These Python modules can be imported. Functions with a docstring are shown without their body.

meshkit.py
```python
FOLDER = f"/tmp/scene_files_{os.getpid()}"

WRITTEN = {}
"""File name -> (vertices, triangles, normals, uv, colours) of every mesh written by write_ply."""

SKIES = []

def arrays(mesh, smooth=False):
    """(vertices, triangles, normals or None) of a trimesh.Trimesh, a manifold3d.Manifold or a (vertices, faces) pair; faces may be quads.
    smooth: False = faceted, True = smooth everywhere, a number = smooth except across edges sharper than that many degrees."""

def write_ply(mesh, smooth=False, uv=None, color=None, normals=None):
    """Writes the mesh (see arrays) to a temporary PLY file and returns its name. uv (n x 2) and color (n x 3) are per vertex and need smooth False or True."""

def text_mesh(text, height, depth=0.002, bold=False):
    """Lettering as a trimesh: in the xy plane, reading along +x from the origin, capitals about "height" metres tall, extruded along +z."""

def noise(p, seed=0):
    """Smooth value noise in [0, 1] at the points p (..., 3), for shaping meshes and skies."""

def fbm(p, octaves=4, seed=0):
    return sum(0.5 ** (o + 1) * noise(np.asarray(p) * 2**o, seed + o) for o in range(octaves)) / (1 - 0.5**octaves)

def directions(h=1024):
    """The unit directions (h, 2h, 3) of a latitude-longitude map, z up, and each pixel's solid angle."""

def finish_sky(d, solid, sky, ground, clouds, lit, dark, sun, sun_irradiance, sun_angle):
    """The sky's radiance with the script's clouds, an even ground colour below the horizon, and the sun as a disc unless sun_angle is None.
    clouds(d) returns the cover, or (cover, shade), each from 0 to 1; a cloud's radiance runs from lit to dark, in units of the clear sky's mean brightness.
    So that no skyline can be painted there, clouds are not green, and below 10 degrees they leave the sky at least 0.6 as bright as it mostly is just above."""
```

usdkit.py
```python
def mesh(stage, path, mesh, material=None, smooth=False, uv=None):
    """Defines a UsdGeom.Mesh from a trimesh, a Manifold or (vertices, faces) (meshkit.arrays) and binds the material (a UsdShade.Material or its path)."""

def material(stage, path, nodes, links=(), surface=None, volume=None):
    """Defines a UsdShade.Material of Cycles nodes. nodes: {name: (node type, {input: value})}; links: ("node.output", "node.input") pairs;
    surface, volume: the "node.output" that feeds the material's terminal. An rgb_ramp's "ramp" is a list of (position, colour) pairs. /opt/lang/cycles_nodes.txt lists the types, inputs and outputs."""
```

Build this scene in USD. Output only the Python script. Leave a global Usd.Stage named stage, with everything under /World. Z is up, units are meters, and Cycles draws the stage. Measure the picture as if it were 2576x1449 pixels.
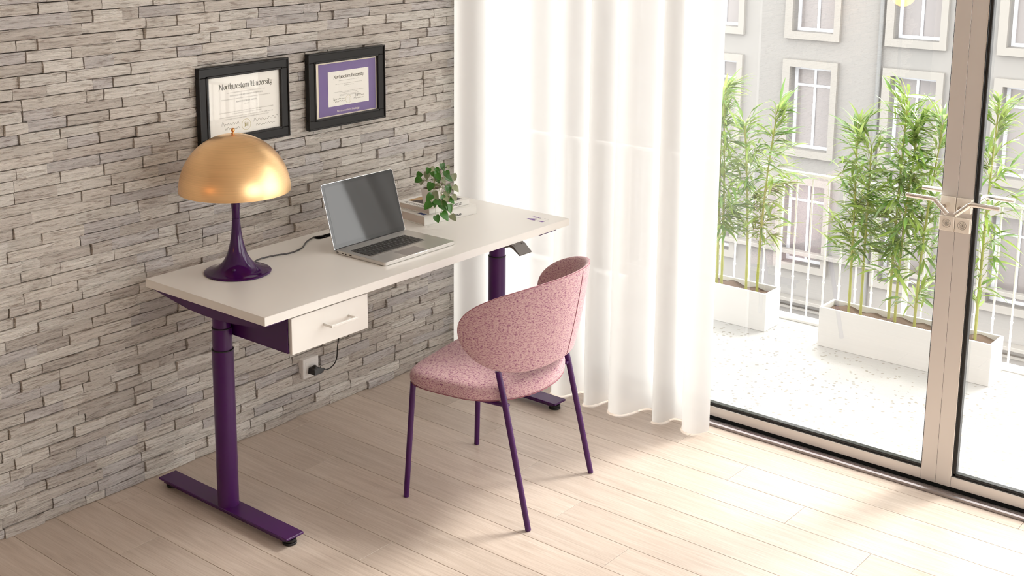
import math
import numpy as np
import trimesh
import shapely
from shapely.geometry import Polygon, LineString, MultiPoint, box as sbox
from shapely.ops import unary_union
from scipy.interpolate import CubicSpline
from pxr import Usd, UsdGeom, UsdLux, UsdShade, Gf, Sdf
import usdkit
import meshkit

rng = np.random.default_rng(7)
stage = Usd.Stage.CreateInMemory()
UsdGeom.SetStageUpAxis(stage, UsdGeom.Tokens.z)
UsdGeom.SetStageMetersPerUnit(stage, 1.0)
world = UsdGeom.Xform.Define(stage, "/World")
stage.SetDefaultPrim(world.GetPrim())

# ------------------------------------------------------------------ camera
W, H = 2576, 1449
FPX, YAW, PITCH = 3178.326, 0.85913, -0.19505
CAM = np.array([-2.31421, -3.45821, 1.98862])
CX, CY = -129.355, -371.020            # principal point off the picture's centre (px)
FW = np.array([math.sin(YAW) * math.cos(PITCH), math.cos(YAW) * math.cos(PITCH), math.sin(PITCH)])
RT = np.array([math.cos(YAW), -math.sin(YAW), 0.0])
UP = np.cross(RT, FW)
cam = UsdGeom.Camera.Define(stage, "/World/camera")
cam.CreateHorizontalApertureAttr(36.0)
cam.CreateVerticalApertureAttr(36.0 * H / W)
cam.CreateFocalLengthAttr(36.0 * FPX / W)
cam.CreateHorizontalApertureOffsetAttr(-CX * 36.0 / W)
cam.CreateVerticalApertureOffsetAttr(CY * 36.0 / W)
cam.CreateClippingRangeAttr(Gf.Vec2f(0.05, 500))
cam.AddTransformOp().Set(Gf.Matrix4d(*RT, 0, *UP, 0, *(-FW), 0, *CAM, 1))
cam.CreateExposureAttr(0.24)

# ------------------------------------------------------------------ sky and sun
dome = UsdLux.DomeLight.Define(stage, "/World/sky_light")
dome.CreateIntensityAttr(1.3)
dome.CreateColorAttr(Gf.Vec3f(1.0, 0.985, 0.96))
SUN = np.array([-0.55, 0.19, -0.60])     # direction the light travels
SUN /= np.linalg.norm(SUN)
sz = -SUN
sx = np.cross([0, 0, 1.0], sz); sx /= np.linalg.norm(sx)
sy = np.cross(sz, sx)
sun = UsdLux.DistantLight.Define(stage, "/World/sun_light")
sun.AddTransformOp().Set(Gf.Matrix4d(*sx, 0, *sy, 0, *sz, 0, 0, 0, 30, 1))
sun.CreateIntensityAttr(18.0)
sun.CreateAngleAttr(15.0)
sun.CreateColorAttr(Gf.Vec3f(1.0, 0.965, 0.92))


def project(p):
    d = np.asarray(p, float) - CAM
    z = d @ FW
    return np.stack([W / 2 + CX + FPX * (d @ RT) / z, H / 2 + CY - FPX * (d @ UP) / z], -1)


# ------------------------------------------------------------------ materials
LOOK = {}


def lin(r, g, b):
    return tuple(((c / 255 + 0.055) / 1.055) ** 2.4 if c > 10 else c / 255 / 12.92 for c in (r, g, b))


def mat(name, color=(0.8, 0.8, 0.8), rough=0.5, metal=0.0, **kw):
    LOOK[name] = usdkit.material(stage, f"/World/Looks/{name}", {"p": ("principled_bsdf", dict(base_color=tuple(color), roughness=rough, metallic=metal, **kw))}, [], surface="p.BSDF")
    return LOOK[name]


def gmat(name, nodes, links, surface="p.BSDF"):
    LOOK[name] = usdkit.material(stage, f"/World/Looks/{name}", nodes, links, surface=surface)
    return LOOK[name]


def stone(name, a, b, c):
    gmat(name, {
        "g": ("geometry", {}), "o": ("object_info", {}),
        "m1": ("mapping", {"scale": (9.0, 9.0, 75.0)}),
        "m2": ("mapping", {"scale": (15.0, 15.0, 130.0)}),
        "n1": ("noise_texture", {"scale": 1.0, "detail": 5.0, "roughness": 0.62, "distortion": 0.9}),
        "n2": ("noise_texture", {"scale": 1.0, "detail": 4.0, "roughness": 0.7, "distortion": 0.6}),
        "n3": ("noise_texture", {"scale": 420.0, "detail": 2.0}),
        "n4": ("noise_texture", {"scale": 9.0, "detail": 2.0}),
        "r1": ("rgb_ramp", {"ramp": [(0.0, b), (0.42, a), (0.62, a), (0.8, c)]}),
        "r2": ("rgb_ramp", {"ramp": [(0.0, (0.32, 0.27, 0.25)), (0.37, (0.56, 0.51, 0.48)), (0.47, (1, 1, 1)), (1.0, (1, 1, 1))]}),
        "r3": ("rgb_ramp", {"ramp": [(0.0, (0.72, 0.72, 0.72)), (0.45, (1, 1, 1)), (1.0, (1.0, 1.0, 1.0))]}),
        "x": ("mix", {"mix_type": "multiply", "fac": 0.85}),
        "y": ("mix", {"mix_type": "multiply", "fac": 0.7}),
        "tone": ("map_range", {"from_min": 0.0, "from_max": 1.0, "to_min": 0.90, "to_max": 1.05}),
        "hs": ("hsv", {}),
        "ad": ("math", {"math_type": "add"}),
        "b": ("bump", {"strength": 1.0, "distance": 0.009}),
        "p": ("principled_bsdf", {"roughness": 0.8, "specular_ior_level": 0.25}),
    }, [("g.position", "m1.vector"), ("g.position", "m2.vector"), ("m1.vector", "n1.vector"), ("m2.vector", "n2.vector"),
        ("g.position", "n3.vector"), ("g.position", "n4.vector"), ("n4.fac", "r1.fac"), ("n2.fac", "r2.fac"), ("n3.fac", "r3.fac"),
        ("r1.color", "x.color1"), ("r2.color", "x.color2"), ("x.color", "y.color1"), ("r3.color", "y.color2"),
        ("o.random", "tone.value"), ("tone.result", "hs.value"), ("y.color", "hs.color"), ("hs.color", "p.base_color"),
        ("n1.fac", "ad.value1"), ("n2.fac", "ad.value2"), ("ad.value", "b.height"), ("b.normal", "p.normal")])


STONES = ["stone_cream", "stone_greige", "stone_lilac", "stone_pale"]
stone("stone_cream", (0.70, 0.65, 0.595), (0.61, 0.555, 0.50), (0.74, 0.70, 0.65))
stone("stone_greige", (0.59, 0.54, 0.495), (0.51, 0.46, 0.42), (0.65, 0.605, 0.565))
stone("stone_lilac", (0.60, 0.565, 0.55), (0.53, 0.49, 0.49), (0.66, 0.63, 0.60))
stone("stone_pale", (0.74, 0.70, 0.65), (0.65, 0.60, 0.545), (0.78, 0.75, 0.71))
mat("mortar", (0.045, 0.032, 0.026), 0.95)

gmat("floor_wood", {
    "g": ("geometry", {}), "o": ("object_info", {}),
    "cx": ("combine_xyz", {}), "sc": ("math", {"math_type": "multiply", "value2": 37.0}),
    "va": ("vector_math", {"math_type": "add"}),
    "m": ("mapping", {"scale": (60.0, 3.5, 10.0)}), "m2": ("mapping", {"scale": (260.0, 9.0, 10.0)}),
    "n": ("noise_texture", {"scale": 1.0, "detail": 5.0, "roughness": 0.6, "distortion": 0.7}),
    "n2": ("noise_texture", {"scale": 1.0, "detail": 3.0}),
    "r": ("rgb_ramp", {"ramp": [(0.25, (0.47, 0.385, 0.318)), (0.5, (0.55, 0.46, 0.388)), (0.75, (0.62, 0.535, 0.462))]}),
    "r2": ("rgb_ramp", {"ramp": [(0.3, (0.86, 0.84, 0.82)), (0.55, (1, 1, 1)), (1, (1, 1, 1))]}),
    "x": ("mix", {"mix_type": "multiply", "fac": 0.8}),
    "tone": ("map_range", {"to_min": 0.93, "to_max": 1.06}), "hs": ("hsv", {}),
    "b": ("bump", {"strength": 0.08, "distance": 0.002}),
    "p": ("principled_bsdf", {"roughness": 0.36, "specular_ior_level": 0.5}),
}, [("o.random", "sc.value1"), ("sc.value", "cx.x"), ("g.position", "va.vector1"), ("cx.vector", "va.vector2"),
    ("va.vector", "m.vector"), ("va.vector", "m2.vector"), ("m.vector", "n.vector"), ("m2.vector", "n2.vector"),
    ("n.fac", "r.fac"), ("n2.fac", "r2.fac"), ("r.color", "x.color1"), ("r2.color", "x.color2"), ("o.random", "tone.value"),
    ("tone.result", "hs.value"), ("x.color", "hs.color"), ("hs.color", "p.base_color"), ("n2.fac", "b.height"), ("b.normal", "p.normal")])
mat("floor_gap", (0.10, 0.07, 0.05), 0.9)
mat("plaster", (0.86, 0.84, 0.81), 0.9)
mat("plaster_warm", (0.80, 0.74, 0.68), 0.9)
mat("laminate", (0.80, 0.775, 0.735), 0.32, specular_ior_level=0.5)
mat("laminate_edge", (0.78, 0.74, 0.68), 0.4)
mat("purple", (0.052, 0.004, 0.080), 0.28, specular_ior_level=0.4)
mat("purple_gloss", (0.040, 0.003, 0.066), 0.07, specular_ior_level=0.45)
mat("black_rubber", (0.008, 0.007, 0.007), 0.55)
mat("black_plastic", (0.014, 0.012, 0.011), 0.38)
mat("gray_plastic", (0.11, 0.095, 0.085), 0.42)
mat("cable_gray", (0.055, 0.05, 0.05), 0.45)
mat("white_plastic", (0.82, 0.80, 0.78), 0.3)
mat("frame_black", (0.009, 0.0075, 0.007), 0.42, specular_ior_level=0.3)
mat("paper", (0.84, 0.82, 0.76), 0.7)
mat("mat_cream", (0.80, 0.72, 0.58), 0.8)
mat("mat_purple", (0.145, 0.085, 0.27), 0.55)
mat("ink", (0.12, 0.11, 0.08), 0.8)
mat("ink_light", (0.36, 0.34, 0.29), 0.8)
mat("ink_black", (0.01, 0.01, 0.01), 0.6)
mat("seal_gold", (0.62, 0.56, 0.36), 0.5)
mat("seal_dark", (0.36, 0.31, 0.12), 0.5)
mat("print_cream", (0.72, 0.64, 0.58), 0.6)
mat("print_purple", (0.16, 0.05, 0.33), 0.5)
mat("print_gray", (0.12, 0.11, 0.10), 0.5)
mat("aluminium", (0.66, 0.64, 0.61), 0.36, 0.85)
mat("aluminium_edge", (0.86, 0.86, 0.86), 0.22, 1.0)
mat("trackpad_gray", (0.36, 0.33, 0.32), 0.45, 0.5)
mat("key_black", (0.022, 0.019, 0.018), 0.45)
mat("keyboard_well", (0.30, 0.28, 0.26), 0.5, 0.6)
mat("key_print", (0.5, 0.5, 0.5), 0.6)
mat("screen", (0.012, 0.012, 0.013), 0.06, ior=1.65)
mat("screen_bezel", (0.010, 0.010, 0.011), 0.06, ior=1.6)
mat("pot_white", (0.78, 0.74, 0.70), 0.5)
mat("soil", (0.09, 0.055, 0.035), 0.95)
mat("book_white", (0.80, 0.785, 0.75), 0.45)
mat("book_blue", (0.006, 0.035, 0.20), 0.5)
mat("book_pages", (0.72, 0.63, 0.56), 0.9)
mat("photo_tan", (0.46, 0.29, 0.13), 0.5)
mat("photo_dark", (0.03, 0.016, 0.014), 0.5)
mat("brass_ball", (0.80, 0.38, 0.16), 0.16, 1.0)
gmat("brass_brushed", {
    "t": ("texture_coordinate", {}), "m": ("mapping", {"scale": (3.0, 3.0, 900.0)}),
    "n": ("noise_texture", {"scale": 1.0, "detail": 2.0}),
    "r": ("map_range", {"to_min": 0.31, "to_max": 0.37}),
    "b": ("bump", {"strength": 0.012, "distance": 0.0004}), "tg": ("tangent", {"direction_type": "radial", "axis": "z"}),
    "p": ("principled_bsdf", {"base_color": (0.88, 0.58, 0.30), "metallic": 1.0, "anisotropic": 0.5}),
}, [("t.object", "m.vector"), ("m.vector", "n.vector"), ("n.fac", "r.value"), ("r.result", "p.roughness"),
    ("n.fac", "b.height"), ("b.normal", "p.normal"), ("tg.tangent", "p.tangent")])
gmat("fabric_pink", {
    "t": ("texture_coordinate", {}), "m": ("mapping", {"scale": (150.0, 150.0, 420.0)}), "m2": ("mapping", {"scale": (420.0, 420.0, 900.0)}),
    "n": ("noise_texture", {"scale": 1.0, "detail": 3.0, "roughness": 0.65, "distortion": 0.4}),
    "n2": ("noise_texture", {"scale": 1.0, "detail": 2.0}),
    "r": ("rgb_ramp", {"ramp": [(0.28, (0.19, 0.05, 0.13)), (0.40, (0.34, 0.15, 0.22)), (0.48, (0.55, 0.345, 0.365)), (0.62, (0.61, 0.42, 0.42)), (0.8, (0.74, 0.56, 0.55))]}),
    "b": ("bump", {"strength": 0.5, "distance": 0.0015}),
    "p": ("principled_bsdf", {"roughness": 0.9, "sheen_weight": 0.25, "sheen_roughness": 0.4, "specular_ior_level": 0.15}),
}, [("t.object", "m.vector"), ("t.object", "m2.vector"), ("m.vector", "n.vector"), ("m2.vector", "n2.vector"), ("n.fac", "r.fac"),
    ("r.color", "p.base_color"), ("n2.fac", "b.height"), ("b.normal", "p.normal")])
mat("fabric_seam", (0.30, 0.11, 0.14), 0.9)
gmat("curtain_sheer", {
    "d": ("diffuse_bsdf", {"color": (0.66, 0.635, 0.625)}), "t": ("translucent_bsdf", {"color": (0.73, 0.72, 0.705)}),
    "x": ("mix_closure", {"fac": 0.60}), "c": ("transparent_bsdf", {"color": (1, 1, 1)}), "y": ("mix_closure", {"fac": 0.05}),
}, [("d.BSDF", "x.closure1"), ("t.BSDF", "x.closure2"), ("x.closure", "y.closure1"), ("c.BSDF", "y.closure2")], surface="y.closure")
gmat("window_glass", {
    "gb": ("geometry", {}), "io": ("map_range", {"to_min": 2.2, "to_max": 1.0 / 2.2}), "f": ("fresnel", {}), "c": ("transparent_bsdf", {"color": (0.98, 0.985, 0.98)}),
    "s": ("glossy_bsdf", {"color": (1, 1, 1), "roughness": 0.0}), "y": ("mix_closure", {}),
}, [("gb.backfacing", "io.value"), ("io.result", "f.IOR"), ("f.fac", "y.fac"), ("c.BSDF", "y.closure1"), ("s.BSDF", "y.closure2")], surface="y.closure")
gmat("picture_glass", {
    "gb": ("geometry", {}), "io": ("map_range", {"to_min": 1.45, "to_max": 1.0 / 1.45}), "f": ("fresnel", {}), "c": ("transparent_bsdf", {"color": (1, 1, 1)}),
    "s": ("glossy_bsdf", {"color": (1, 1, 1), "roughness": 0.02}), "y": ("mix_closure", {}),
}, [("gb.backfacing", "io.value"), ("io.result", "f.IOR"), ("f.fac", "y.fac"), ("c.BSDF", "y.closure1"), ("s.BSDF", "y.closure2")], surface="y.closure")
gmat("brushed_alu", {
    "g": ("geometry", {}), "m": ("mapping", {"scale": (400.0, 900.0, 6.0)}), "n": ("noise_texture", {"scale": 1.0, "detail": 2.0}),
    "r": ("map_range", {"to_min": 0.38, "to_max": 0.50}),
    "p": ("principled_bsdf", {"base_color": (0.74, 0.715, 0.69), "metallic": 0.75}),
}, [("g.position", "m.vector"), ("m.vector", "n.vector"), ("n.fac", "r.value"), ("r.result", "p.roughness")])
mat("track_alu", (0.36, 0.33, 0.33), 0.34, 0.9)
mat("plate_alu", (0.92, 0.86, 0.77), 0.3, 0.4)
mat("chrome", (0.92, 0.89, 0.84), 0.10, 1.0)
mat("gasket", (0.006, 0.006, 0.006), 0.35)
mat("brush_black", (0.004, 0.004, 0.004), 1.0)
gmat("terrazzo", {
    "g": ("geometry", {}), "v": ("voronoi_texture", {"scale": 46.0, "feature": "f1", "randomness": 1.0}),
    "v2": ("voronoi_texture", {"scale": 110.0, "feature": "f1"}), "n": ("noise_texture", {"scale": 30.0, "detail": 2.0, "distortion": 0.5}),
    "va": ("vector_math", {"math_type": "multiply_add", "vector2": (0.02, 0.02, 0.02)}),
    "sp": ("separate_color", {}), "cut": ("math", {"math_type": "less_than", "value2": 0.30}), "pick": ("math", {"math_type": "less_than", "value2": 0.42}),
    "mul": ("math", {"math_type": "multiply"}),
    "sp2": ("separate_color", {}), "cut2": ("math", {"math_type": "less_than", "value2": 0.28}), "pick2": ("math", {"math_type": "less_than", "value2": 0.35}), "mul2": ("math", {"math_type": "multiply"}),
    "rr": ("rgb_ramp", {"ramp": [(0.0, (0.19, 0.175, 0.14)), (0.35, (0.23, 0.22, 0.195)), (0.7, (0.26, 0.24, 0.20)), (1.0, (0.18, 0.175, 0.17))]}),
    "x1": ("mix", {"color1": (0.37, 0.368, 0.364)}), "x2": ("mix", {"color2": (0.35, 0.345, 0.33)}),
    "p": ("principled_bsdf", {"roughness": 0.45}),
}, [("g.position", "n.vector"), ("n.color", "va.vector1"), ("g.position", "va.vector3"), ("va.vector", "v.vector"), ("va.vector", "v2.vector"),
    ("v.distance", "cut.value1"), ("v.color", "sp.color"), ("sp.r", "pick.value1"), ("cut.value", "mul.value1"), ("pick.value", "mul.value2"),
    ("v2.distance", "cut2.value1"), ("v2.color", "sp2.color"), ("sp2.r", "pick2.value1"), ("cut2.value", "mul2.value1"), ("pick2.value", "mul2.value2"),
    ("mul2.value", "x2.fac"), ("x1.color", "x2.color1"), ("sp.g", "rr.fac"), ("rr.color", "x1.color2"), ("mul.value", "x1.fac"), ("x2.color", "p.base_color")])
mat("planter_white", (0.66, 0.655, 0.64), 0.35)
mat("rail_white", (0.85, 0.84, 0.82), 0.4)
mat("rail_brown", (0.30, 0.17, 0.12), 0.6)
mat("concrete", (0.42, 0.40, 0.37), 0.9)
mat("asphalt", (0.12, 0.12, 0.12), 0.95)
mat("facade", (0.235, 0.23, 0.222), 0.9)
mat("facade_trim", (0.275, 0.265, 0.247), 0.9)
mat("facade_reveal", (0.22, 0.19, 0.175), 0.9)
mat("sash_white", (0.62, 0.64, 0.68), 0.5)
mat("far_pane", (0.22, 0.205, 0.205), 0.15, specular_ior_level=0.6)
mat("drain_pipe", (0.20, 0.205, 0.205), 0.8)


def leafmat(name, col, back, rough=0.32, tr=0.35):
    gmat(name, {
        "o": ("object_info", {}), "tone": ("map_range", {"to_min": 0.75, "to_max": 1.25}), "hs": ("hsv", {}),
        "g": ("geometry", {}), "mx": ("mix", {"color1": col, "color2": back}),
        "p": ("principled_bsdf", {"roughness": rough, "specular_ior_level": 0.6}), "t": ("translucent_bsdf", {}), "y": ("mix_closure", {"fac": tr}),
    }, [("g.backfacing", "mx.fac"), ("o.random", "tone.value"), ("tone.result", "hs.value"), ("mx.color", "hs.color"),
        ("hs.color", "p.base_color"), ("hs.color", "t.color"), ("p.BSDF", "y.closure1"), ("t.BSDF", "y.closure2")], surface="y.closure")


leafmat("bamboo_leaf", (0.26, 0.38, 0.06), (0.34, 0.44, 0.13), 0.28, 0.42)
leafmat("bamboo_leaf_dark", (0.15, 0.29, 0.06), (0.23, 0.36, 0.11), 0.26, 0.35)
mat("bamboo_stem", (0.34, 0.36, 0.07), 0.4)
leafmat("vine_leaf", (0.040, 0.16, 0.014), (0.27, 0.29, 0.15), 0.30, 0.12)
leafmat("vine_leaf_pale", (0.30, 0.33, 0.19), (0.26, 0.28, 0.15), 0.4, 0.15)
mat("vine_stem", (0.28, 0.30, 0.12), 0.5)
LOOK["amber_glow"] = usdkit.material(stage, "/World/Looks/amber_glow", {"e": ("emission", {"color": (1.0, 0.36, 0.04), "strength": 14.0})}, [], surface="e.emission")

# ------------------------------------------------------------------ prim helpers
USED = {}


def numbered(parent, name):
    k = (str(parent), name)
    n = USED.get(k, -1) + 1
    USED[k] = n
    return f"{parent}/{name}" if n == 0 else f"{parent}/{name}_{n:03d}"


def tag(prim, label=None, cat=None, group=None, kind=None):
    for k, v in (("label", label), ("category", cat), ("group", group), ("kind", kind)):
        if v:
            prim.SetCustomDataByKey(k, v)


def thing(name, label, cat, loc=(0, 0, 0), rotz=0.0, group=None, kind=None):
    path = numbered("/World", name)
    x = UsdGeom.Xform.Define(stage, path)
    x.AddTranslateOp().Set(Gf.Vec3d(*map(float, loc)))
    if rotz:
        x.AddRotateZOp().Set(math.degrees(rotz))
    tag(x.GetPrim(), label, cat, group, kind)
    return path


def part(parent, name, mesh, material, smooth=30, label=None, kind=None):
    path = numbered(parent, name)
    m = usdkit.mesh(stage, path, mesh, LOOK[material], smooth=smooth)
    if parent != "/World":
        pass
    tag(m.GetPrim(), label, kind=kind)
    return path


def solo(name, mesh, material, label, cat, smooth=30, group=None, kind=None):
    path = numbered("/World", name)
    m = usdkit.mesh(stage, path, mesh, LOOK[material], smooth=smooth)
    tag(m.GetPrim(), label, cat, group, kind)
    return path


# ------------------------------------------------------------------ mesh helpers
cat = trimesh.util.concatenate
_sg = []
for _s in np.ndindex(2, 2, 2):
    for _a in range(3):
        _sg.append((np.array(_s) * 2 - 1, _a))


def _tmpl():
    v = np.array([s * 1.0 - np.array([0.2 * s[i] if i != a else 0 for i in range(3)]) for s, a in _sg])
    h = trimesh.Trimesh(v, process=False).convex_hull
    # map hull vertices back to template order
    idx = [int(np.argmin(((v - p) ** 2).sum(1))) for p in h.vertices]
    return np.array(idx)[h.faces]


_TF = _tmpl()


def bx(x0, x1, y0, y1, z0, z1, bev=0.0):
    """Box with chamfered edges."""
    c, h = np.array([(x0 + x1) / 2, (y0 + y1) / 2, (z0 + z1) / 2]), np.abs(np.array([x1 - x0, y1 - y0, z1 - z0])) / 2
    if bev <= 0:
        b = trimesh.creation.box(h * 2)
        b.apply_translation(c)
        return b
    bev = min(bev, h.min() * 0.49)
    v = np.array([c + s * (h - np.array([bev if i != a else 0.0 for i in range(3)])) for s, a in _sg])
    return trimesh.Trimesh(v, _TF, process=False)


def tube(pts, r, sides=12, caps=True):
    p = np.asarray(pts, float)
    n = len(p)
    r = np.broadcast_to(np.asarray(r, float), (n,))
    t = np.gradient(p, axis=0)
    t /= np.linalg.norm(t, axis=1, keepdims=True) + 1e-12
    ref = np.array([0, 0, 1.0]) if abs(t[0][2]) < 0.9 else np.array([1.0, 0, 0])
    a = np.cross(t[0], ref); a /= np.linalg.norm(a)
    A = [a]
    for i in range(1, n):
        a = A[-1] - t[i] * (A[-1] @ t[i])
        A.append(a / np.linalg.norm(a))
    A = np.array(A)
    B = np.cross(t, A)
    ang = np.arange(sides) * 2 * math.pi / sides
    v = p[:, None] + r[:, None, None] * (np.cos(ang)[None, :, None] * A[:, None] + np.sin(ang)[None, :, None] * B[:, None])
    v = v.reshape(-1, 3)
    f = []
    for i in range(n - 1):
        for j in range(sides):
            k = (j + 1) % sides
            a0, b0, c0, d0 = i * sides + j, i * sides + k, (i + 1) * sides + k, (i + 1) * sides + j
            f += [(a0, b0, c0), (a0, c0, d0)]
    if caps:
        v = np.vstack([v, p[0], p[-1]])
        for j in range(sides):
            k = (j + 1) % sides
            f += [(len(v) - 2, k, j), (len(v) - 1, (n - 1) * sides + j, (n - 1) * sides + k)]
    return trimesh.Trimesh(v, f, process=False)


def spline(pts, n=40):
    pts = np.asarray(pts, float)
    d = np.r_[0, np.cumsum(np.linalg.norm(np.diff(pts, axis=0), axis=1))]
    return CubicSpline(d, pts)(np.linspace(0, d[-1], n))


def lathe(profile, seg=64, loc=(0, 0, 0)):
    """profile: (r, z) pairs from bottom to top."""
    pr = np.asarray(profile, float)
    ang = np.arange(seg) * 2 * math.pi / seg
    v = np.stack([pr[:, None, 0] * np.cos(ang), pr[:, None, 0] * np.sin(ang), np.repeat(pr[:, 1:2], seg, 1)], -1).reshape(-1, 3)
    f = []
    for i in range(len(pr) - 1):
        for j in range(seg):
            k = (j + 1) % seg
            a, b, c, d = i * seg + j, i * seg + k, (i + 1) * seg + k, (i + 1) * seg + j
            f += [(a, b, c), (a, c, d)]
    m = trimesh.Trimesh(v + np.array(loc), f, process=False)
    return m


def cyl(x, y, z0, z1, r, seg=32, bev=0.001):
    return lathe([(0.0001, z0), (r - bev, z0), (r, z0 + bev), (r, z1 - bev), (r - bev, z1), (0.0001, z1)], seg, (x, y, 0))


def extr(poly, h):
    gs = getattr(poly, "geoms", [poly])
    return cat([trimesh.creation.extrude_polygon(g, h, engine="earcut") for g in gs if g.area > 1e-12])


def rrect(x0, x1, y0, y1, r, n=6):
    return sbox(x0 + r, y0 + r, x1 - r, y1 - r).buffer(r, quad_segs=n)


def xf(m, R=None, t=(0, 0, 0)):
    m = m.copy()
    M = np.eye(4)
    if R is not None:
        M[:3, :3] = R
    M[:3, 3] = t
    m.apply_transform(M)
    return m


def axes(x, y, z):
    return np.array([x, y, z], float).T


ON_WALL = axes((1, 0, 0), (0, 0, 1), (0, -1, 0))       # text plane facing -y


def prism(pts2, axis, a, b):
    """polygon extruded along x ('x': pts are (y,z)) or y ('y': pts are (x,z))."""
    m = extr(Polygon(pts2), b - a)
    if axis == "x":
        return xf(m, axes((0, 1, 0), (0, 0, 1), (1, 0, 0)), (a, 0, 0))
    m = xf(m, axes((1, 0, 0), (0, 0, 1), (0, -1, 0)), (0, b, 0))
    return m


# ================================================================== SETTING
# ---- stone wall
wall = thing("wall_back", "wall clad in split-face beige and grey ledge stone", None, kind="structure")
part(wall, "backing", bx(-3.6, 1.66, 0.022, 0.20, 0.0, 2.7), "mortar")
ROW = 0.0356
bricks = []
z = -0.004
row = 0
while z < 2.70:
    h = ROW * rng.uniform(0.93, 1.07)
    x = 1.662
    off = rng.uniform(0.02, 0.2)
    first = True
    while x > -3.0:
        L = rng.choice([0.07, 0.11, 0.15, 0.19, 0.23, 0.28], p=[0.10, 0.2, 0.24, 0.22, 0.15, 0.09]) * rng.uniform(0.9, 1.1)
        if first:
            L, first = max(0.03, off), False
        bricks.append((x - L, x, max(z, 0.0), min(z + h, 2.7), rng.uniform(0, 1) ** 1.3 * 0.012 - 0.002, int(rng.choice(4, p=[0.36, 0.24, 0.2, 0.2]))))
        x -= L
    z += h
    row += 1


def brick_mesh(b):
    x0, x1, z0, z1, pr, k = b
    g = 0.0012
    x0, x1, z0, z1 = x0 + g * rng.uniform(0.4, 1.5), x1 - g * rng.uniform(0.4, 1.5), z0 + g * rng.uniform(0.2, 1.9), z1 - g * rng.uniform(0.2, 1.9)
    nx, nz = 5, 2
    xs, zs = np.linspace(x0, x1, nx + 1), np.array([z0, z0 + (z1 - z0) * rng.uniform(0.35, 0.65), z1])
    tilt, lean = rng.uniform(-0.003, 0.003), rng.uniform(-0.002, 0.002)
    X, Z = np.meshgrid(xs, zs, indexing="ij")
    Y = -pr - 0.002 + rng.normal(0, 0.0011, X.shape) + tilt * (np.linspace(-1, 1, nx + 1)[:, None]) + lean * np.array([-1, 0, 1])[None]
    Y[:, 1] -= rng.uniform(0.0, 0.002)
    X = X.copy()
    Y[0] += 0.0012; Y[-1] += 0.0012; Y[:, 0] += 0.001; Y[:, 2] += 0.001
    v = np.stack([X, Y, Z], -1).reshape(-1, 3)
    f = []
    for i in range(nx):
        for j in range(nz):
            a, b_, c, d = i * 3 + j, (i + 1) * 3 + j, (i + 1) * 3 + j + 1, i * 3 + j + 1
            f += [(a, b_, c), (a, c, d)]
    loop = [i * 3 for i in range(nx + 1)] + [nx * 3 + 1] + [i * 3 + 2 for i in range(nx, -1, -1)] + [1]
    n0 = len(v)
    back = v[loop].copy(); back[:, 1] = 0.024
    v = np.vstack([v, back])
    for i in range(len(loop)):
        j = (i + 1) % len(loop)
        f += [(loop[i], n0 + i, n0 + j), (loop[i], n0 + j, loop[j])]
    return trimesh.Trimesh(v, f, process=False)


def brick_size(b):
    q = project(np.array([[b[0], 0, b[2]], [b[1], 0, b[2]], [b[1], 0, b[3]], [b[0], 0, b[3]]]))
    q = np.clip(q, [0, 0], [W, H])
    return abs(np.dot(q[:, 0], np.roll(q[:, 1], 1)) - np.dot(q[:, 1], np.roll(q[:, 0], 1))) / 2


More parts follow.
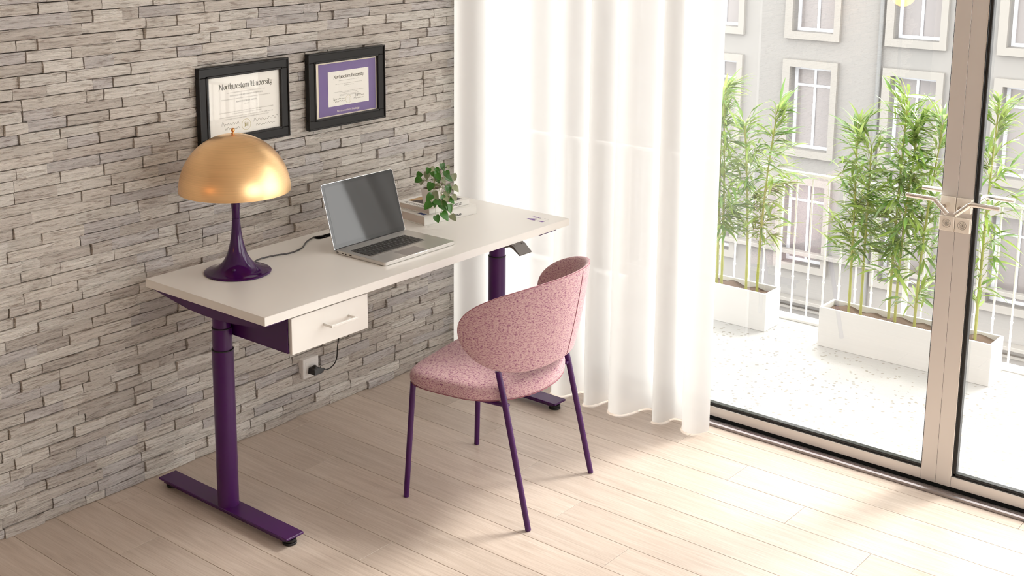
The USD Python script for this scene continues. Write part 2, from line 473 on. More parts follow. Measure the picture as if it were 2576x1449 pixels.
def brick_hidden(b):
    # stones behind the desk, its frames or the lamp still count; those wholly behind the two pictures do not
    for fx0, fx1 in ((0.33, 0.70), (0.83, 1.19)):
        if b[0] > fx0 and b[1] < fx1 and b[2] > 1.13 and b[3] < 1.38:
            return True
    return False


order = sorted(range(len(bricks)), key=lambda i: -brick_size(bricks[i]) * (not brick_hidden(bricks[i])))
big = set(order[:300])
rest = [[] for _ in STONES]
for i, b in enumerate(bricks):
    m = brick_mesh(b)
    if i in big:
        part(wall, "brick", m, STONES[b[5]], smooth=False)
    else:
        rest[b[5]].append(m)
for k, ms in enumerate(rest):
    part(wall, "brick_courses", cat(ms), STONES[k], smooth=False, kind="stuff")

# ---- floor of long planks laid towards the wall
floor = thing("floor", "pale oak plank floor", None, kind="structure")
part(floor, "subfloor", bx(-3.6, 1.72, -5.2, 0.02, -0.05, -0.004), "floor_gap")
PW, X0, PL = 0.1505, -0.0126, 1.447
for k in range(-24, 12):
    xa, xb = X0 + k * PW, X0 + (k + 1) * PW
    xb = min(xb, 1.7040)
    if xb - xa < 0.01 or xa < -3.6:
        continue
    y = -1.515 - 0.2893 * (9 - k)          # joints of neighbouring rows step by 0.289 m
    y0 = y - math.floor((y + 5.2) / PL) * PL
    joints = [-5.2] + [y0 + i * PL for i in range(5) if -5.2 < y0 + i * PL < 0.0] + [0.018]
    for a, b in zip(joints[:-1], joints[1:]):
        if b - a < 0.01:
            continue
        part(floor, "plank", bx(xa + 0.0005, xb - 0.0005, a + 0.0005, b - 0.0005, -0.012, 0.0, 0.0008), "floor_wood", smooth=False)

# ---- rest of the room, out of frame
room_c = thing("ceiling", "plain white ceiling", None, kind="structure")
part(room_c, "slab", bx(-3.7, 1.85, -5.3, 0.2, 2.7, 2.85), "plaster")
room_f = thing("wall_front", "plain plastered wall behind the viewer", None, kind="structure")
part(room_f, "plaster", cat([bx(-3.75, -1.1, -5.45, -5.3, 0, 2.7), bx(1.3, 1.86, -5.45, -5.3, 0, 2.7), bx(-1.1, 1.3, -5.45, -5.3, 0, 0.8), bx(-1.1, 1.3, -5.45, -5.3, 2.55, 2.7)]), "plaster_warm", label="plastered wall with a wide window opening")
room_l = thing("wall_left", "plain plastered side wall", None, kind="structure")
part(room_l, "plaster", bx(-3.75, -3.6, -5.3, 0.2, 0, 2.7), "plaster_warm")

# ---- window wall: two glazed doors
DX = 1.745
lintel = thing("wall_right", "plastered beam over the glazed doors", None, kind="structure")
part(lintel, "beam", bx(1.70, 1.86, -5.3, 0.2, 2.46, 2.7), "plaster")
part(lintel, "pier", bx(1.661, 1.86, -0.02, 0.2, 0, 2.7), "plaster")
part(lintel, "end_pier", bx(1.70, 1.86, -5.3, -4.25, 0, 2.7), "plaster")


def door(name, label, ya, yb, left):
    """leaf from y=ya (far) down to y=yb (near)."""
    d = thing(name, label, None, kind="structure")
    s = 0.0503
    zt = 2.44
    e = 0.0003
    part(d, "stile", bx(DX, DX + 0.05, ya - s + e, ya - e, 0.022, zt, 0.0004), "brushed_alu")
    part(d, "stile", bx(DX, DX + 0.05, yb + e, yb + s - e, 0.022, zt, 0.0004), "brushed_alu")
    part(d, "bottom_rail", bx(DX, DX + 0.05, yb + s, ya - s, 0.022, 0.060, 0.0012), "brushed_alu")
    part(d, "top_rail", bx(DX, DX + 0.05, yb + s, ya - s, zt - 0.04, zt, 0.0012), "brushed_alu")
    y0, y1, z0, z1 = yb + s, ya - s, 0.060, zt - 0.04
    gw = 0.012
    gas = cat([bx(DX + 0.006, DX + 0.0295, y0, y1, z0, z0 + gw, 0.002), bx(DX + 0.006, DX + 0.0295, y0, y1, z1 - gw, z1, 0.002),
               bx(DX + 0.006, DX + 0.0295, y0, y0 + (0.004 if left else gw), z0, z1, 0.0015), bx(DX + 0.006, DX + 0.0295, y1 - gw * 1.15, y1, z0, z1, 0.002),
               bx(DX + 0.003, DX + 0.02, y0, y1, z0, z0 + 0.004, 0.001), bx(DX + 0.003, DX + 0.02, y1 - 0.004, y1, z0, z1, 0.001)])
    part(d, "gasket", gas, "gasket")
    gx = DX + 0.03
    v = np.array([[gx, y0 + 0.001, z0 + 0.001], [gx, y1 - 0.001, z0 + 0.001], [gx, y1 - 0.001, z1 - 0.001], [gx, y0 + 0.001, z1 - 0.001]])
    part(d, "pane", trimesh.Trimesh(v, [[0, 2, 1], [0, 3, 2]], process=False), "window_glass", smooth=False)
    part(d, "draught_brush", bx(DX + 0.004, DX + 0.046, yb, ya, 0.006, 0.0225), "brush_black", smooth=False)
    # handle set on the meeting stile
    yc = (yb + s / 2) if left else (ya - s / 2)
    sgn = 1 if left else -1
    fx = DX
    part(d, "handle_plate", bx(fx - 0.010, fx - 0.0003, yc - s / 2 + 0.0008, yc + s / 2 - 0.0008, 0.968, 1.017, 0.0015), "plate_alu")
    lock = part(d, "lock_plate", bx(fx - 0.010, fx - 0.0003, yc - s / 2 + 0.0008, yc + s / 2 - 0.0008, 0.902, 0.951, 0.0015), "plate_alu")
    R = axes((0, 1, 0), (0, 0, 1), (1, 0, 0))
    rings = cat([xf(lathe([(r - 0.0006, 0), (r, 0.0012), (r + 0.0006, 0)], 32), R, (fx - 0.0112, yc, 0.9275)) for r in (0.0045, 0.0085, 0.0135)])
    part(lock, "cylinder_ring", rings, "aluminium")
    part(lock, "keyhole", bx(fx - 0.0108, fx - 0.009, yc - 0.0006, yc + 0.0006, 0.9245, 0.930), "black_plastic")
    # both levers: inside and outside
    for side, o in ((-1, fx - 0.045), (1, fx + 0.095)):
        path = spline([(o, yc + sgn * -0.013, 0.968), (o, yc + sgn * 0.006, 0.985), (o, yc + sgn * 0.026, 1.0045)], 8)
        bend = spline([(o, yc + sgn * 0.026, 1.0045), (o, yc + sgn * 0.032, 1.0085), (o, yc + sgn * 0.040, 1.010)], 6)
        pts = np.vstack([path, bend[1:], [(o, yc + sgn * 0.124, 1.010)]])
        lev = tube(pts, 0.0082, 16)
        neck = tube([(fx - 0.008 if side < 0 else fx + 0.052, yc, 0.990), (o, yc, 0.990)], 0.008, 16)
        part(d, "lever_handle", cat([lev, neck]), "chrome", label="chrome lever handle on the room side" if side < 0 else "chrome lever handle on the balcony side")
    if not left:
        part(d, "meeting_seal", bx(DX + 0.0002, DX + 0.049, ya - 0.0004, ya + 0.0004, 0.023, zt - 0.001), "gasket", smooth=False)
        part(d, "side_trim", bx(DX - 0.001, DX + 0.02, ya - s - 0.0018, ya - s + 0.0006, 0.062, zt - 0.04), "aluminium_edge")


door("door_1", "left aluminium-framed glazed door with chrome lever handle", -0.02, -2.0800, True)
door("door_2", "right aluminium-framed glazed door with chrome lever handle", -2.0800, -4.2, False)
trim = thing("trim_1", "grey metal threshold track under the glazed doors", None, kind="structure")
part(trim, "track", prism([(1.7042, -0.02), (1.7042, 0.010), (1.7125, 0.0125), (1.7145, 0.0065), (1.722, 0.0065), (1.724, 0.0105), (1.7385, 0.0115), (1.742, 0.004), (1.80, 0.004), (1.80, -0.02)], "y", -4.2, -0.02), "track_alu", smooth=20)

# ---- balcony
balc = thing("floor_balcony", "pale terrazzo balcony floor", None, kind="structure")
part(balc, "terrazzo_slab", bx(1.80, 3.10, -5.3, 1.2, -0.16, 0.0, 0.004), "terrazzo", smooth=False)

# ================================================================== BALCONY THINGS
rail = thing("balcony_railing", "white balcony railing of slim vertical bars behind the planters", "railing")
part(rail, "handrail", bx(3.017, 3.043, -5.2, 1.1, 0.700, 0.716, 0.003), "rail_white")
part(rail, "bottom_rail", bx(3.010, 3.075, -5.2, 1.1, -0.002, 0.014, 0.003), "rail_white")
part(rail, "mid_rail", bx(3.10, 3.112, -5.2, 1.1, -0.055, -0.042, 0.002), "rail_brown", label="brown fascia strip below the bars")
i = 0
for k in range(-16, 58):
    yb_ = -0.8369 - 0.0764 * k
    if not -5.1 < yb_ < 1.05:
        continue
    if k % 8 == 0:
        part(rail, "post", cat([bx(3.020, 3.040, yb_ - 0.010, yb_ + 0.010, 0.012, 0.701, 0.002), bx(3.018, 3.042, yb_ - 0.012, yb_ + 0.012, 0.20, 0.214, 0.003)]), "rail_white")
    else:
        part(rail, "bar", cat([tube([(3.03, yb_, 0.012), (3.03, yb_, 0.701)], 0.0048, 8), lathe([(0.0048, 0), (0.0072, 0.003), (0.0072, 0.007), (0.0048, 0.010)], 10, (3.03, yb_, 0.205))]), "rail_white")

PLANTERS = []


def planter(ya, yb, label):
    t = thing("planter", label, "planter", group="white balcony planters")
    x0, x1, h, w = 2.780, 2.925, 0.180, 0.012
    body = cat([bx(x0, x0 + w, yb, ya, 0, h, 0.0015), bx(x1 - w, x1, yb, ya, 0, h, 0.0015), bx(x0 + w * 0.9, x1 - w * 0.9, ya - w, ya, 0, h, 0.0015), bx(x0 + w * 0.9, x1 - w * 0.9, yb, yb + w, 0, h, 0.0015), bx(x0 + w, x1 - w, yb + w, ya - w, 0.004, 0.02)])
    part(t, "body", body, "planter_white")
    n, m = 40, 8
    ys, xs = np.linspace(yb + w, ya - w, n), np.linspace(x0 + w, x1 - w, m)
    X, Y = np.meshgrid(xs, ys, indexing="ij")
    Z = 0.158 + 0.010 * np.sin(Y * 38 + X * 20) * np.sin(Y * 17 + 1) + 0.010 * (meshkit.fbm(np.stack([X * 30, Y * 30, X * 0], -1), 3, 4) - 0.5)
    v = np.stack([X, Y, Z], -1).reshape(-1, 3)
    f = []
    for a in range(m - 1):
        for b in range(n - 1):
            p = a * n + b
            f += [(p, p + 1 + n, p + n)[::-1], (p, p + 1, p + n + 1)[::-1]]
    soil = part(t, "soil", trimesh.Trimesh(v, f, process=False), "soil")
    return t


planter(-0.160, -0.907, "white box planter half hidden behind the curtain")
planter(-1.166, -1.912, "long white box planter behind the door handles")


def blade(L, wd, droop, fold=0.25, n=4):
    """a bamboo leaf along +x, bending towards -z."""
    t = np.linspace(0, 1, n + 1)
    wdt = wd * np.array([0.25, 1.0, 0.9, 0.55, 0.03])[: n + 1]
    cx_ = L * t * np.cos(droop * t * 0.5)
    cz_ = -L * np.sin(droop * t * 0.5) * t
    v = []
    for i in range(n + 1):
        v += [(cx_[i], wdt[i] / 2, cz_[i] + fold * wdt[i] * 0.5), (cx_[i], 0, cz_[i]), (cx_[i], -wdt[i] / 2, cz_[i] + fold * wdt[i] * 0.5)]
    f = []
    for i in range(n):
        a = i * 3
        f += [(a, a + 3, a + 4), (a, a + 4, a + 1), (a + 1, a + 4, a + 5), (a + 1, a + 5, a + 2)]
    return np.array(v), np.array(f)[:, ::-1]


def frame_from(d, roll):
    d = d / np.linalg.norm(d)
    s = np.cross([0, 0, 1.0], d)
    s = s / (np.linalg.norm(s) + 1e-9)
    u = np.cross(d, s)
    c, sn = math.cos(roll), math.sin(roll)
    return np.array([d, c * s + sn * u, -sn * s + c * u]).T


def bamboo(x, y, top, low, label, bias=0.0, dens=1.0):
    r = np.random.default_rng(int(abs(y) * 10000) + 5)
    t = thing("bamboo", label, "bamboo", (x, y, 0.155), group="bamboos in the balcony planters")
    hgt = top - 0.155
    lean = np.array([r.uniform(-0.02, 0.02), r.uniform(-0.03, 0.03) + bias * 0.05])
    zz = np.linspace(-0.01, hgt * 0.90, 26)
    cl = np.stack([lean[0] * (zz / hgt) ** 2, lean[1] * (zz / hgt) ** 2, zz], -1)
    rad = np.interp(zz, [0, hgt], [0.0062, 0.0022]) * (1 + 0.16 * (np.arange(26) % 3 == 0))
    part(t, "stem", tube(cl, rad, 9), "bamboo_stem")
    tw = []
    z0 = low - 0.155
    while z0 < hgt * 0.93:
        nb = 2 if z0 < 0.25 else 3
        for q in range(nb):
            if r.uniform() > dens:
                continue
            az = r.uniform(0, 2 * math.pi)
            el = r.uniform(0.45, 1.1) if z0 < hgt * 0.75 else r.uniform(0.8, 1.4)
            L = r.uniform(0.07, 0.19) * (1.0 if z0 < hgt * 0.7 else 0.75)
            d = np.array([math.cos(az) * math.cos(el), math.sin(az) * math.cos(el), math.sin(el)])
            d[0] = d[0] * 0.75 - 0.05
            o = np.array([np.interp(z0, zz, cl[:, 0]), np.interp(z0, zz, cl[:, 1]), z0])
            bend = o + d * L * 0.55 + np.array([0, 0, -0.0]) , o + d * L + np.array([0, 0, -0.018])
            pts = spline([o, bend[0], bend[1]], 5)
            tw.append(tube(pts, [0.0013, 0.0012, 0.001, 0.0008, 0.0006], 4, False))
            nl = r.integers(5, 9)
            for j in range(nl):
                s = (j + 1) / nl
                p = pts[min(4, int(round(s * 4)))]
                da = az + r.uniform(-0.95, 0.95) if j < nl - 1 else az + r.uniform(-0.25, 0.25)
                de = r.uniform(-0.35, 0.75) if z0 < hgt * 0.8 else r.uniform(0.2, 1.15)
                dl = np.array([math.cos(da) * math.cos(de) * 0.9, math.sin(da) * math.cos(de), math.sin(de)])
                v, f = blade(r.uniform(0.065, 0.125), r.uniform(0.0095, 0.0155), r.uniform(0.2, 0.9))
                v = v @ frame_from(dl, r.uniform(-0.5, 0.5)).T + p
                v[:, 0] = np.minimum(v[:, 0], 3.008 - x)
                part(t, "leaf", trimesh.Trimesh(v, f, process=False), "bamboo_leaf" if r.uniform() < 0.62 else "bamboo_leaf_dark", smooth=True)
        z0 += r.uniform(0.030, 0.048)
    part(t, "twigs", cat(tw), "bamboo_stem")


bamboo(2.850, -1.272, 1.04, 0.42, "leftmost bamboo of the long planter, tip lower than its neighbours", 0.6)
bamboo(2.853, -1.325, 1.00, 0.36, "second bamboo from the left end of the long planter", -0.4)
bamboo(2.856, -1.450, 1.19, 0.34, "tallest bamboo in the middle of the long planter", 0.0)
bamboo(2.850, -1.480, 1.12, 0.40, "slender bamboo just right of the tallest one in the long planter", -0.6)
bamboo(2.852, -1.565, 1.10, 0.235, "bamboo in the long planter leafy down to the soil, left of the door handles", -0.8)
bamboo(2.856, -1.818, 1.22, 0.30, "lone bamboo at the right end of the long planter, seen through the right door", -0.2)
bamboo(2.846, -0.826, 1.08, 0.36, "bamboo at the right end of the curtained planter, leaning right", -1.2)
bamboo(2.850, -0.768, 1.02, 0.40, "pale second bamboo from the right in the curtained planter", 0.4)
bamboo(2.848, -0.640, 1.14, 0.38, "bamboo in the curtained planter right at the curtain's edge", 0.2)
bamboo(2.842, -0.618, 1.05, 0.45, "thin bamboo at the curtain's edge behind its neighbour", 0.8)

# ================================================================== BUILDING ACROSS THE STREET
KB = 2.2
BXF = CAM[0] + 12.31421 * KB


def by(y):
    return CAM[1] + (y - CAM[1]) * KB


def bz(z):
    return CAM[2] + (z - CAM[2]) * KB


bld = thing("apartment_building", "pale stone apartment building with white-framed windows across the street", "building")
cols = [2.6248 + 1.0865 * k for k in (3, 2, 1, 0, -1, -2, -3, -4)]
rows = [(-2.03, -1.00), (-0.7776, 0.2505), (0.470, 1.498), (1.72, 2.75)]
holes = []
for c in cols:
    for zb, zt in rows:
        holes.append((c - 0.083, c - 0.083 - 0.46, zb + 0.077, zt - 0.075))
polys = sbox(by(-6), bz(-4.5), by(7.5), bz(3.6)).difference(unary_union([sbox(by(b), bz(z0), by(a), bz(z1)) for a, b, z0, z1 in holes]))
wallm = xf(extr(polys, 0.5), axes((0, 1, 0), (0, 0, 1), (1, 0, 0)), (BXF, 0, 0))
part(bld, "wall", wallm, "facade", smooth=False)
part(bld, "interior", bx(BXF + 0.5, BXF + 0.6, by(-6), by(7.5), bz(-4.5), bz(3.6)), "facade_reveal", smooth=False)
for c in cols:
    for ri, (zb, zt) in enumerate(rows):
        a0, b0, a1, b1 = c, c - 0.61, c - 0.083, c - 0.083 - 0.46
        sur = sbox(by(b0), bz(zb), by(a0), bz(zt)).difference(sbox(by(b1), bz(zb + 0.077), by(a1), bz(zt - 0.075)))
        sur = part(bld, "window_surround", xf(extr(sur, 0.10), axes((0, 1, 0), (0, 0, 1), (1, 0, 0)), (BXF - 0.10, 0, 0)), "facade_trim", smooth=False)
        # white sash set back in the opening
        y0, y1, z0, z1 = by(b1), by(a1), bz(zb + 0.077), bz(zt - 0.075)
        w, bar = 0.075, 0.06
        ym = (y0 + y1) / 2
        zm = bz(zt - 0.275)
        X = BXF + 0.20
        sash = cat([bx(X, X + 0.07, y0, y0 + w, z0, z1), bx(X, X + 0.07, y1 - w, y1, z0, z1), bx(X, X + 0.07, y0 + w, y1 - w, z0, z0 + w), bx(X, X + 0.07, y0 + w, y1 - w, z1 - w, z1),
                    bx(X, X + 0.06, ym - bar / 2, ym + bar / 2, z0 + w, z1 - w), bx(X + 0.005, X + 0.055, y0 + w, y1 - w, zm - bar / 2, zm + bar / 2)])
        wn = part(bld, "window", sash, "sash_white", smooth=False)
        for (ya, yb) in ((y0 + w, ym - bar / 2), (ym + bar / 2, y1 - w)):
            for (za, zb_) in ((z0 + w, zm - bar / 2), (zm + bar / 2, z1 - w)):
                part(wn, "pane", bx(X + 0.03, X + 0.035, ya, yb, za, zb_), "far_pane", smooth=False)
part(bld, "drainpipe", tube([(BXF - 0.08, by(1.585), bz(-4)), (BXF - 0.08, by(1.585), bz(3.4))], 0.05, 10), "drain_pipe")
for zz, hh, dd in ((-1.845, 0.045, 0.18), (-2.36, 0.04, 0.28), (-2.46, 0.03, 0.12)):
    part(bld, "ledge", bx(BXF - dd, BXF, by(-6), by(7.5), bz(zz), bz(zz + hh), 0.01), "facade_trim", smooth=False)
street = thing("ground", "grey street surface far below the balcony", None, kind="structure")
part(street, "asphalt", bx(1.9, 60, -60, 60, bz(-4.7), bz(-4.5)), "asphalt", smooth=False)

# ================================================================== CURTAIN
plan = np.array([(1.648, -0.022), (1.60, -0.05), (1.580, -0.095), (1.63, -0.135), (1.650, -0.185), (1.60, -0.235), (1.568, -0.32), (1.562, -0.41), (1.580, -0.472), (1.640, -0.515), (1.655, -0.556), (1.61, -0.580),
                 (1.568, -0.615), (1.575, -0.662), (1.635, -0.690), (1.645, -0.722), (1.595, -0.745), (1.562, -0.772), (1.585, -0.800), (1.640, -0.823), (1.640, -0.850), (1.590, -0.868), (1.564, -0.905), (1.572, -0.950),
                 (1.61, -0.972), (1.660, -0.995), (1.664, -1.030), (1.62, -1.048), (1.590, -1.060), (1.602, -1.086), (1.650, -1.100), (1.652, -1.130), (1.606, -1.165), (1.588, -1.215), (1.602, -1.252), (1.640, -1.272)])
NC = 420
cp = spline(plan, NC)
NZ = 26
zs = np.linspace(0.006, 2.62, NZ)
mid = np.array([np.full(NC, 1.612), cp[:, 1]]).T
V = []
for zi in zs:
    k = zi / 2.62
    amp = 1.30 + 0.08 * (1 - k) - 0.08 * k
    wob = 0.010 * (1 - k) ** 1.5 * np.sin(cp[:, 1] * 19 + 1.0)
    x_ = 1.612 + (cp[:, 0] - 1.612) * amp
    y_ = cp[:, 1] + wob + 0.012 * (k - 0.5) * np.sin(cp[:, 1] * 9.0)
    x_ = np.minimum(x_, 1.697)
    x_ = np.maximum(x_, 1.535)
    y_ = np.minimum(y_, -0.021)
    V.append(np.stack([x_, y_, np.full(NC, zi)], -1))
V = np.array(V).reshape(-1, 3)
Fc = []
for i in range(NZ - 1):
    for j in range(NC - 1):
        a = i * NC + j
        Fc += [(a, a + 1, a + NC + 1), (a, a + NC + 1, a + NC)]
solo("curtain", trimesh.Trimesh(V, Fc, process=False), "curtain_sheer", "sheer white floor-length curtain drawn over the left of the glazed doors", "curtain", smooth=True)

# ================================================================== DESK
DXL, DY0, DY1, DZ, DT = 1.524, -0.6991, -0.1110, 0.753, 0.0273
desk = thing("desk", "white standing desk on purple height-adjustable legs with a drawer", "desk")
slot = rrect(0.688, 0.90, -0.193, -0.158, 0.0165)
top = sbox(0, DY0, DXL, DY1).difference(slot)
inner = sbox(0.0008, DY0 + 0.0008, DXL - 0.0008, DY1 - 0.0008).difference(slot)
part(desk, "desktop", cat([xf(extr(top, DT - 0.0008), None, (0, 0, DZ - DT)), xf(extr(inner, 0.0008), None, (0, 0, DZ - 0.0008))]), "laminate", smooth=False)
gr = part(desk, "cable_grommet", cat([xf(extr(slot.buffer(0.0005), 0.004), None, (0, 0, DZ - 0.014)), xf(extr(slot.difference(slot.buffer(-0.003)), 0.0125), None, (0, 0, DZ - 0.012))]), "black_plastic", label="black cable slot at the back edge")


def leg_set(xc):
    s = part(desk, "foot", cat([bx(xc - 0.036, xc + 0.036, -0.725, -0.075, 0.0265, 0.0345, 0.0022), bx(xc - 0.030, xc + 0.030, -0.705, -0.095, 0.017, 0.027, 0.002)]), "purple")
    for yy in (-0.698, -0.106):
        part(s, "levelling_pad", cat([cyl(xc, yy, 0.0, 0.008, 0.0225, 28, 0.0015), cyl(xc, yy, 0.009, 0.018, 0.021, 28, 0.002), cyl(xc, yy, 0.006, 0.011, 0.015, 20)]), "black_rubber")
    yc = -0.403
    col = part(desk, "column", cat([cyl(xc, yc, 0.033, 0.563, 0.0345, 48), ]), "purple", label="lowest tube of the leg")
    part(desk, "column", cyl(xc, yc, 0.55, 0.636, 0.0317, 48), "purple")
    part(desk, "column", cyl(xc, yc, 0.62, 0.705, 0.0290, 48), "purple")
    part(desk, "collar", cyl(xc, yc, 0.5625, 0.5665, 0.0352, 48), "black_rubber")
    part(desk, "collar", cyl(xc, yc, 0.6350, 0.6385, 0.0324, 48), "black_rubber")
    pts = [(-0.100, 0.7257), (-0.100, 0.7100), (-0.292, 0.6815), (-0.370, 0.6785), (-0.430, 0.6785), (-0.494, 0.6815), (-0.648, 0.6995), (-0.672, 0.7110), (-0.672, 0.7257)]
    part(desk, "support_arm", prism(pts, "x", xc - 0.043, xc + 0.028), "purple", smooth=False)


leg_set(0.073)
leg_set(1.451)
part(desk, "crossbeam", bx(0.10, 1.424, -0.425, -0.375, 0.695, 0.7257, 0.003), "purple")
dr = part(desk, "drawer", cat([bx(0.104, 0.106, -0.679, -0.40, 0.6070, 0.7245), bx(0.432, 0.434, -0.679, -0.40, 0.6070, 0.7245), bx(0.104, 0.434, -0.679, -0.40, 0.6060, 0.608), bx(0.104, 0.434, -0.402, -0.400, 0.607, 0.7245)]), "purple", smooth=False, label="purple metal drawer box under the desktop")
part(dr, "drawer_front", bx(0.1112, 0.4370, -0.6905, -0.6740, 0.6025, 0.7185, 0.0008), "laminate", label="white drawer front")
hd = cat([bx(0.2405, 0.3555, -0.7310, -0.7235, 0.6630, 0.6710, 0.0008), bx(0.2405, 0.2480, -0.7240, -0.6902, 0.6630, 0.6710, 0.0006), bx(0.3480, 0.3555, -0.7240, -0.6902, 0.6630, 0.6710, 0.0006)])
part(dr, "handle", hd, "laminate", label="white bar handle")
# height control paddle below the front edge, towards the right leg
R = axes((0, -1, 0), (0, 0, 1), (-1, 0, 0))
prof = [(-0.62, 0.7257), (-0.700, 0.7257), (-0.713, 0.7195), (-0.722, 0.7105), (-0.742, 0.694), (-0.7405, 0.690), (-0.720, 0.7030), (-0.708, 0.7110), (-0.696, 0.7150), (-0.62, 0.7150)]
pad_ = prism(prof, "x", 1.165, 1.234)
ctl = part(desk, "height_control", pad_, "gray_plastic", smooth=20, label="dark grey height paddle")
part(ctl, "paddle_mount", cat([bx(1.150, 1.246, -0.690, -0.600, 0.7135, 0.7257, 0.002), bx(1.172, 1.186, -0.712, -0.690, 0.716, 0.724, 0.002), bx(1.214, 1.230, -0.712, -0.690, 0.716, 0.7245, 0.002)]), "gray_plastic")
# purple N-shaped emblem printed near the right front corner
EM = [[(1.445, -0.5790), (1.4595, -0.5795), (1.4585, -0.6125), (1.4530, -0.6030)],
      [(1.4120, -0.5790), (1.4235, -0.5800), (1.4385, -0.6075), (1.4270, -0.6120), (1.4190, -0.6085), (1.4100, -0.6205), (1.4100, -0.6080)],
      [(1.4125, -0.6250), (1.4185, -0.6310), (1.4255, -0.6560), (1.4108, -0.6552)]]
emb = part(desk, "printed_emblem", cat([xf(extr(Polygon(p).buffer(0), 0.0002), None, (0, 0, DZ + 0.0001)) for p in EM]), "print_purple", smooth=False, label="purple letter N printed on the desktop corner")
ln = lambda *p: LineString(p).buffer(0.0007, cap_style=2)
outl = unary_union([ln((1.4395, -0.6075), (1.4285, -0.6145), (1.4195, -0.6105), (1.4110, -0.6225)), ln((1.453, -0.605), (1.448, -0.612), (1.451, -0.618), (1.4585, -0.613)), ln((1.4345, -0.652), (1.4375, -0.6545)), ln((1.4585, -0.6295), (1.4580, -0.640)), ln((1.4565, -0.6305), (1.4570, -0.636)), ln((1.4480, -0.649), (1.4520, -0.6495)), ln((1.4530, -0.652), (1.4560, -0.6525))])
part(emb, "emblem_lines", xf(extr(outl, 0.0002), None, (0, 0, DZ + 0.0001)), "print_gray", smooth=False)

# ================================================================== TABLE LAMP
LX, LY = 0.2445, -0.2790
lamp = thing("table_lamp", "table lamp with a brushed gold dome shade on a glossy purple trumpet base", "lamp", (LX, LY, DZ))
pr = [(0.0001, 0.0), (0.1085, 0.0), (0.1105, 0.0015), (0.1105, 0.0040), (0.1075, 0.0062), (0.090, 0.0105), (0.072, 0.0175), (0.056, 0.0285), (0.0435, 0.0435), (0.034, 0.062), (0.0265, 0.085), (0.0208, 0.110), (0.0165, 0.140), (0.0140, 0.168), (0.0130, 0.184)]
prs = np.array(pr)
pp = spline(prs[4:], 40)
part(lamp, "base", lathe(list(map(tuple, prs[:4])) + list(map(tuple, pp)), 96), "purple_gloss", smooth=40)
part(lamp, "stem", lathe([(0.0130, 0.1848), (0.0127, 0.205), (0.0145, 0.235), (0.0165, 0.262), (0.0150, 0.30), (0.008, 0.33), (0.006, 0.452)], 48), "purple_gloss", smooth=40)
part(lamp, "dimmer_knob", xf(trimesh.creation.icosphere(2, 0.0058), None, (-0.052, -0.046, 0.026)), "purple_gloss", smooth=True)
Rs, hs_ = 0.1815, 0.187
zr = 0.278
th = np.linspace(0, math.pi / 2, 40)
outp = [(Rs * math.cos(a), zr + hs_ * math.sin(a)) for a in th][:-1] + [(0.0005, zr + hs_)]
inp = [((Rs - 0.002) * math.cos(a), zr + (hs_ - 0.002) * math.sin(a)) for a in th][:-1] + [(0.0005, zr + hs_ - 0.002)]
part(lamp, "lamp_shade", lathe(inp[::-1] + outp, 128), "brass_brushed", smooth=40)
part(lamp, "finial", cat([lathe([(0.0060, zr + hs_ - 0.001), (0.0055, zr + hs_ + 0.0025), (0.0035, zr + hs_ + 0.0055), (0.003, zr + hs_ + 0.0085)], 24), xf(trimesh.creation.icosphere(3, 0.0068), None, (0, 0, zr + hs_ + 0.0125))]), "brass_ball", smooth=40)
part(lamp, "bulb_socket", lathe([(0.0001, 0.395), (0.022, 0.395), (0.022, 0.445), (0.0001, 0.445)], 24), "white_plastic")
cz_ = DZ + 0.0027
cab = spline([(0.345, -0.2435, cz_), (0.3557, -0.2345, cz_), (0.4097, -0.2260, cz_), (0.4591, -0.2360, cz_), (0.4961, -0.2490, cz_), (0.531, -0.2465, cz_), (0.5703, -0.2330, cz_), (0.622, -0.1950, cz_), (0.6585, -0.1755, cz_ + 0.001), (0.692, -0.1700, cz_ + 0.003), (0.715, -0.1760, cz_ + 0.002), (0.74, -0.178, cz_ - 0.010)], 80)
solo("lamp_cord", tube(cab, 0.0026, 10), "cable_gray", "grey power cord running from the lamp base to the desk's cable slot", "cord", smooth=60)

# ================================================================== LAPTOP
LPX0, LPX1, LPY0, LPY1 = 0.6045, 0.9625, -0.6075, -0.3665
lz = DZ + 0.0012
lap = thing("laptop", "open silver laptop with a dark screen in the middle of the desk", "laptop", (0, 0, 0))
foot_ = sbox(LPX0, LPY0, LPX1, LPY1)
bh = 0.0118
rb = rrect(LPX0, LPX1, LPY0, LPY1, 0.010)
ri = rrect(LPX0 + 0.0012, LPX1 - 0.0012, LPY0 + 0.0012, LPY1 - 0.0012, 0.009)
notch = sbox(0.752, LPY0 - 0.001, 0.815, LPY0 + 0.0035)
body = cat([xf(extr(ri, 0.0012), None, (0, 0, lz)), xf(extr(rb, bh - 0.0024), None, (0, 0, lz + 0.0012)), xf(extr(ri.difference(notch), 0.0012), None, (0, 0, lz + bh - 0.0012))])
part(lap, "base", body, "aluminium", smooth=20)
part(lap, "notch", bx(0.7525, 0.8145, LPY0 - 0.0003, LPY0 + 0.0030, lz + bh - 0.0040, lz + bh - 0.0010, 0.0006), "aluminium_edge", label="bright finger notch on the front edge")
part(lap, "rubber_feet", cat([cyl(a, b, DZ, lz + 0.0002, 0.007, 16, 0.0003) for a in (0.635, 0.932) for b in (-0.585, -0.385)]), "black_rubber")
ports = [(-0.378, 0.010, 0.0030), (-0.4035, 0.0065, 0.0030), (-0.4190, 0.0065, 0.0030), (-0.4410, 0.0125, 0.0040)]
part(lap, "ports", cat([bx(LPX0 - 0.0004, LPX0 + 0.002, y - w / 2, y + w / 2, lz + 0.0042, lz + 0.0042 + h) for y, w, h in ports]), "black_plastic", smooth=False)
zt_ = lz + bh
